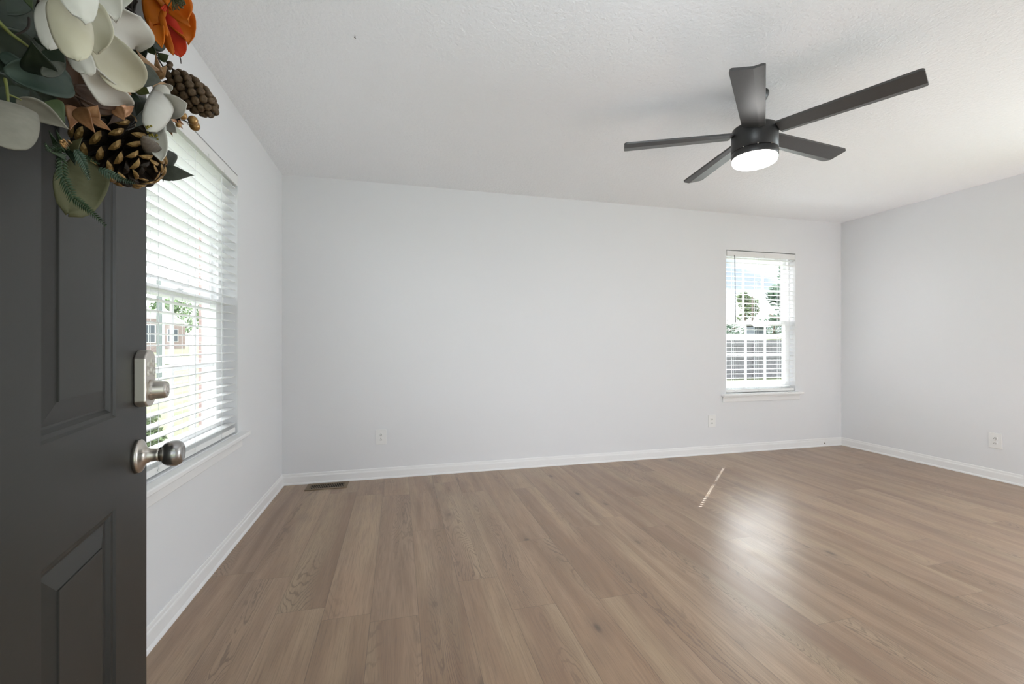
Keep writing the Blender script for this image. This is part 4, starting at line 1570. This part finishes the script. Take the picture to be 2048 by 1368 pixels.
def open_cone(name, A, B, R, n, lab):
    ax, u, w, L = cone_frame(A, B)
    mb = MB(); mb.sm = False
    mb.tube([A, (A + B) / 2, B], [R * 0.30, R * 0.34, R * 0.08], 10)
    r = random.Random(9)
    for i in range(n):
        f = (i + 0.5) / n
        an = i * 2.39996
        rad = u * math.cos(an) + w * math.sin(an)
        prof = math.sin(math.pi * min(1, 0.16 + 0.80 * f)) ** 0.7
        root = A + ax * (f * L * 0.96) + rad * R * 0.16
        out = (rad * 1.0 + ax * (-0.35 + 1.25 * f)).normalized()
        side = ax.cross(rad).normalized()
        up = out.cross(side).normalized()
        if up.dot(ax) < 0: up = -up
        ln = R * 0.90 * prof
        wd = R * 0.25 * (0.55 + 0.45 * prof) * r.uniform(0.9, 1.1)
        P = []
        prof_s = [(0.0, 0.40, 0.10), (0.45, 0.75, 0.10), (0.76, 1.0, 0.11), (0.88, 0.95, 0.13), (0.95, 0.72, 0.12), (1.0, 0.35, 0.08)]
        for d, ww, tt in prof_s:
            c = root + out * (ln * d) + up * (R * (0.20 * d * d - 0.25 * max(0, d - 0.8)))
            W_ = wd * ww
            ar = 0.34 * W_ * d
            for sx, sz in ((-1, 0), (-0.55, ar * 0.75 + R * tt * 0.4), (0, ar + R * tt * 0.5), (0.55, ar * 0.75 + R * tt * 0.4), (1, 0), (0.5, ar * 0.55 - R * tt * 0.25), (-0.5, ar * 0.55 - R * tt * 0.25)):
                P.append(c + side * (W_ * sx) + up * sz)
        k, q = len(prof_s), 7
        for j in range(k - 1):
            mb.mi = 1 if j >= 3 and (i * 7) % 10 < 8 else 0
            mb.add(P, [(q * j + e, q * j + (e + 1) % q, q * j + q + (e + 1) % q, q * j + q + e) for e in range(q)])
        mb.add(P, [tuple(q * (k - 1) + e for e in range(q))])
        mb.mi = 0
    o = mb.build(name, [C_CONE, C_CONEGOLD], wreath, bevel=0)
    o['label'] = lab
    return o


def knob_cone(name, A, B, R, n, lab):
    ax, u, w, L = cone_frame(A, B)
    mb = MB(); mb.sm = True
    mb.tube([A + (B - A) * k / 8 for k in range(9)], [R * 0.75 * max(0.05, math.sin(math.pi * min(0.97, 0.12 + 0.85 * k / 8)) ** 0.6) for k in range(9)], 12)
    r = random.Random(13)
    for i in range(n):
        f = (i + 0.5) / n
        an = i * 2.39996
        rad = u * math.cos(an) + w * math.sin(an)
        prof = math.sin(math.pi * min(0.98, 0.14 + 0.82 * f)) ** 0.6
        c = A + ax * (f * L) + rad * R * 0.84 * prof
        s = R * 0.27 * (0.75 + 0.25 * prof)
        n_ = (rad + ax * 0.45).normalized()
        sd = ax.cross(rad).normalized()
        up = n_.cross(sd)
        mb.mi = 1
        prof_k = [(-0.9, 0.45), (0.0, 0.95), (0.5, 0.98), (0.85, 0.70), (0.98, 0.42), (0.86, 0.20), (0.95, 0.05)]
        P, m_ = [], 7
        for d, rr in prof_k:
            for e in range(m_):
                a_ = 2 * math.pi * e / m_
                P.append(c + n_ * (s * d) + (sd * math.cos(a_) * 1.1 + up * math.sin(a_)) * (s * rr))
        F = [(j * m_ + e, j * m_ + (e + 1) % m_, (j + 1) * m_ + (e + 1) % m_, (j + 1) * m_ + e) for j in range(len(prof_k) - 1) for e in range(m_)]
        mb.add(P, F + [tuple((len(prof_k) - 1) * m_ + e for e in range(m_))])
        mb.mi = 0
    o = mb.build(name, [C_CONE, C_KNOB], wreath)
    o['label'] = lab
    return o


A_ = W(343, 156, .088)
B_ = CAMP + ray(428, 224) * (depth_of(A_) + 0.025)
knob_cone('pine_cone', A_, B_, 30 * depth_of(A_) / FPX, 62, 'small knobbly brown cone')
A_, B_ = W(200, 262, .045), W(288, 338, .105)
open_cone('pine_cone', A_, B_, 68 * depth_of((A_ + B_) / 2) / FPX, 78, 'large open dark cone with gold tips')
for px, py in [(338, 134), (340, 128), (331, 138)]:
    q = W(px, py, .078)
    mb = MB(); mb.sm = True
    mb.ball(q, 5.5 * depth_of(q) / FPX, 6)
    mb.build('cone_bud', C_KNOB, wreath)


# ferns
def fern(pts, n, lenpx, m, name='fern'):
    P = [W(*q) for q in pts]
    root = part_empty(name, P[0])
    stem('rachis', pts, 1.3, m, root)
    mb = MB()
    seg = len(pts) - 1
    for i in range(n):
        f = i / (n - 1)
        x = min(seg - 1e-4, f * seg)
        k = int(x)
        a, b = V(pts[k]), V(pts[k + 1])
        q = a + (b - a) * (x - k)
        d = (b - a); d.z = 0; d.normalize()
        for sgn in (-1, 1):
            nrm = V((-d.y, d.x, 0)) * sgn
            ln = lenpx * (1 - 0.75 * f) * (0.55 + 0.45 * min(1, 6 * f))
            t = q + (nrm * 0.85 + d * 0.6) * ln
            B, T_ = W(q.x, q.y, q.z), W(t.x, t.y, q.z + 0.004)
            blade_mesh(mb, B, T_, 0.20 * ln * depth_of(B) / FPX + 0.0008, cup=0.2, bend=0.08, nu=4, nv=2)
    mb.build('fronds', m, root, solid=0.0006)
    return root


blade('leaf', (186, 312, .045), (136, 428, .062), 92, C_OLIVE, cup=0.15, bend=0.06, fold=0.10, shape='petal', ripple=0.12, nu=18, nv=14)
fern([(122, 300, .07), (124, 352, .08), (146, 396, .085), (178, 420, .085), (210, 450, .085)], 34, 21, C_FERN)
fern([(128, 285, .07), (115, 292, .08), (98, 300, .085), (90, 288, .09)], 14, 12, C_FERN)
fern([(150, 300, .10), (162, 318, .106), (172, 340, .11), (178, 358, .11)], 16, 17, C_FERNB)
fern([(198, 338, .10), (222, 350, .11), (245, 360, .112), (268, 366, .112)], 16, 15, C_FERNB)
fern([(150, 305, .07), (168, 312, .08), (186, 322, .085), (198, 328, .088)], 12, 8, C_FERN)
for b, t, w, m in [((118, 300, .06), (98, 262, .08), 16, C_FERN), ((130, 300, .065), (112, 260, .08), 14, C_FERN), ((138, 300, .065), (165, 276, .085), 18, C_OLIVE), ((118, 310, .06), (92, 300, .08), 12, C_FERN), ((205, 340, .055), (215, 380, .07), 14, C_OLIVE), ((140, 290, .06), (150, 330, .075), 26, C_DGREEN)]:
    blade('leaf', b, t, w, m, cup=0.3, bend=0.1)
mb = MB(); mb.sm = True
r = random.Random(8)
for k in range(16):
    q0 = (128 + r.uniform(0, 16), 284 + r.uniform(0, 14), .085)
    mb.tube([W(*q0), W(q0[0] - 7, q0[1] - 6, .092)], [0.0005, 0.0011], 5)
mb.build('golden_buds', C_BERRY, wreath)
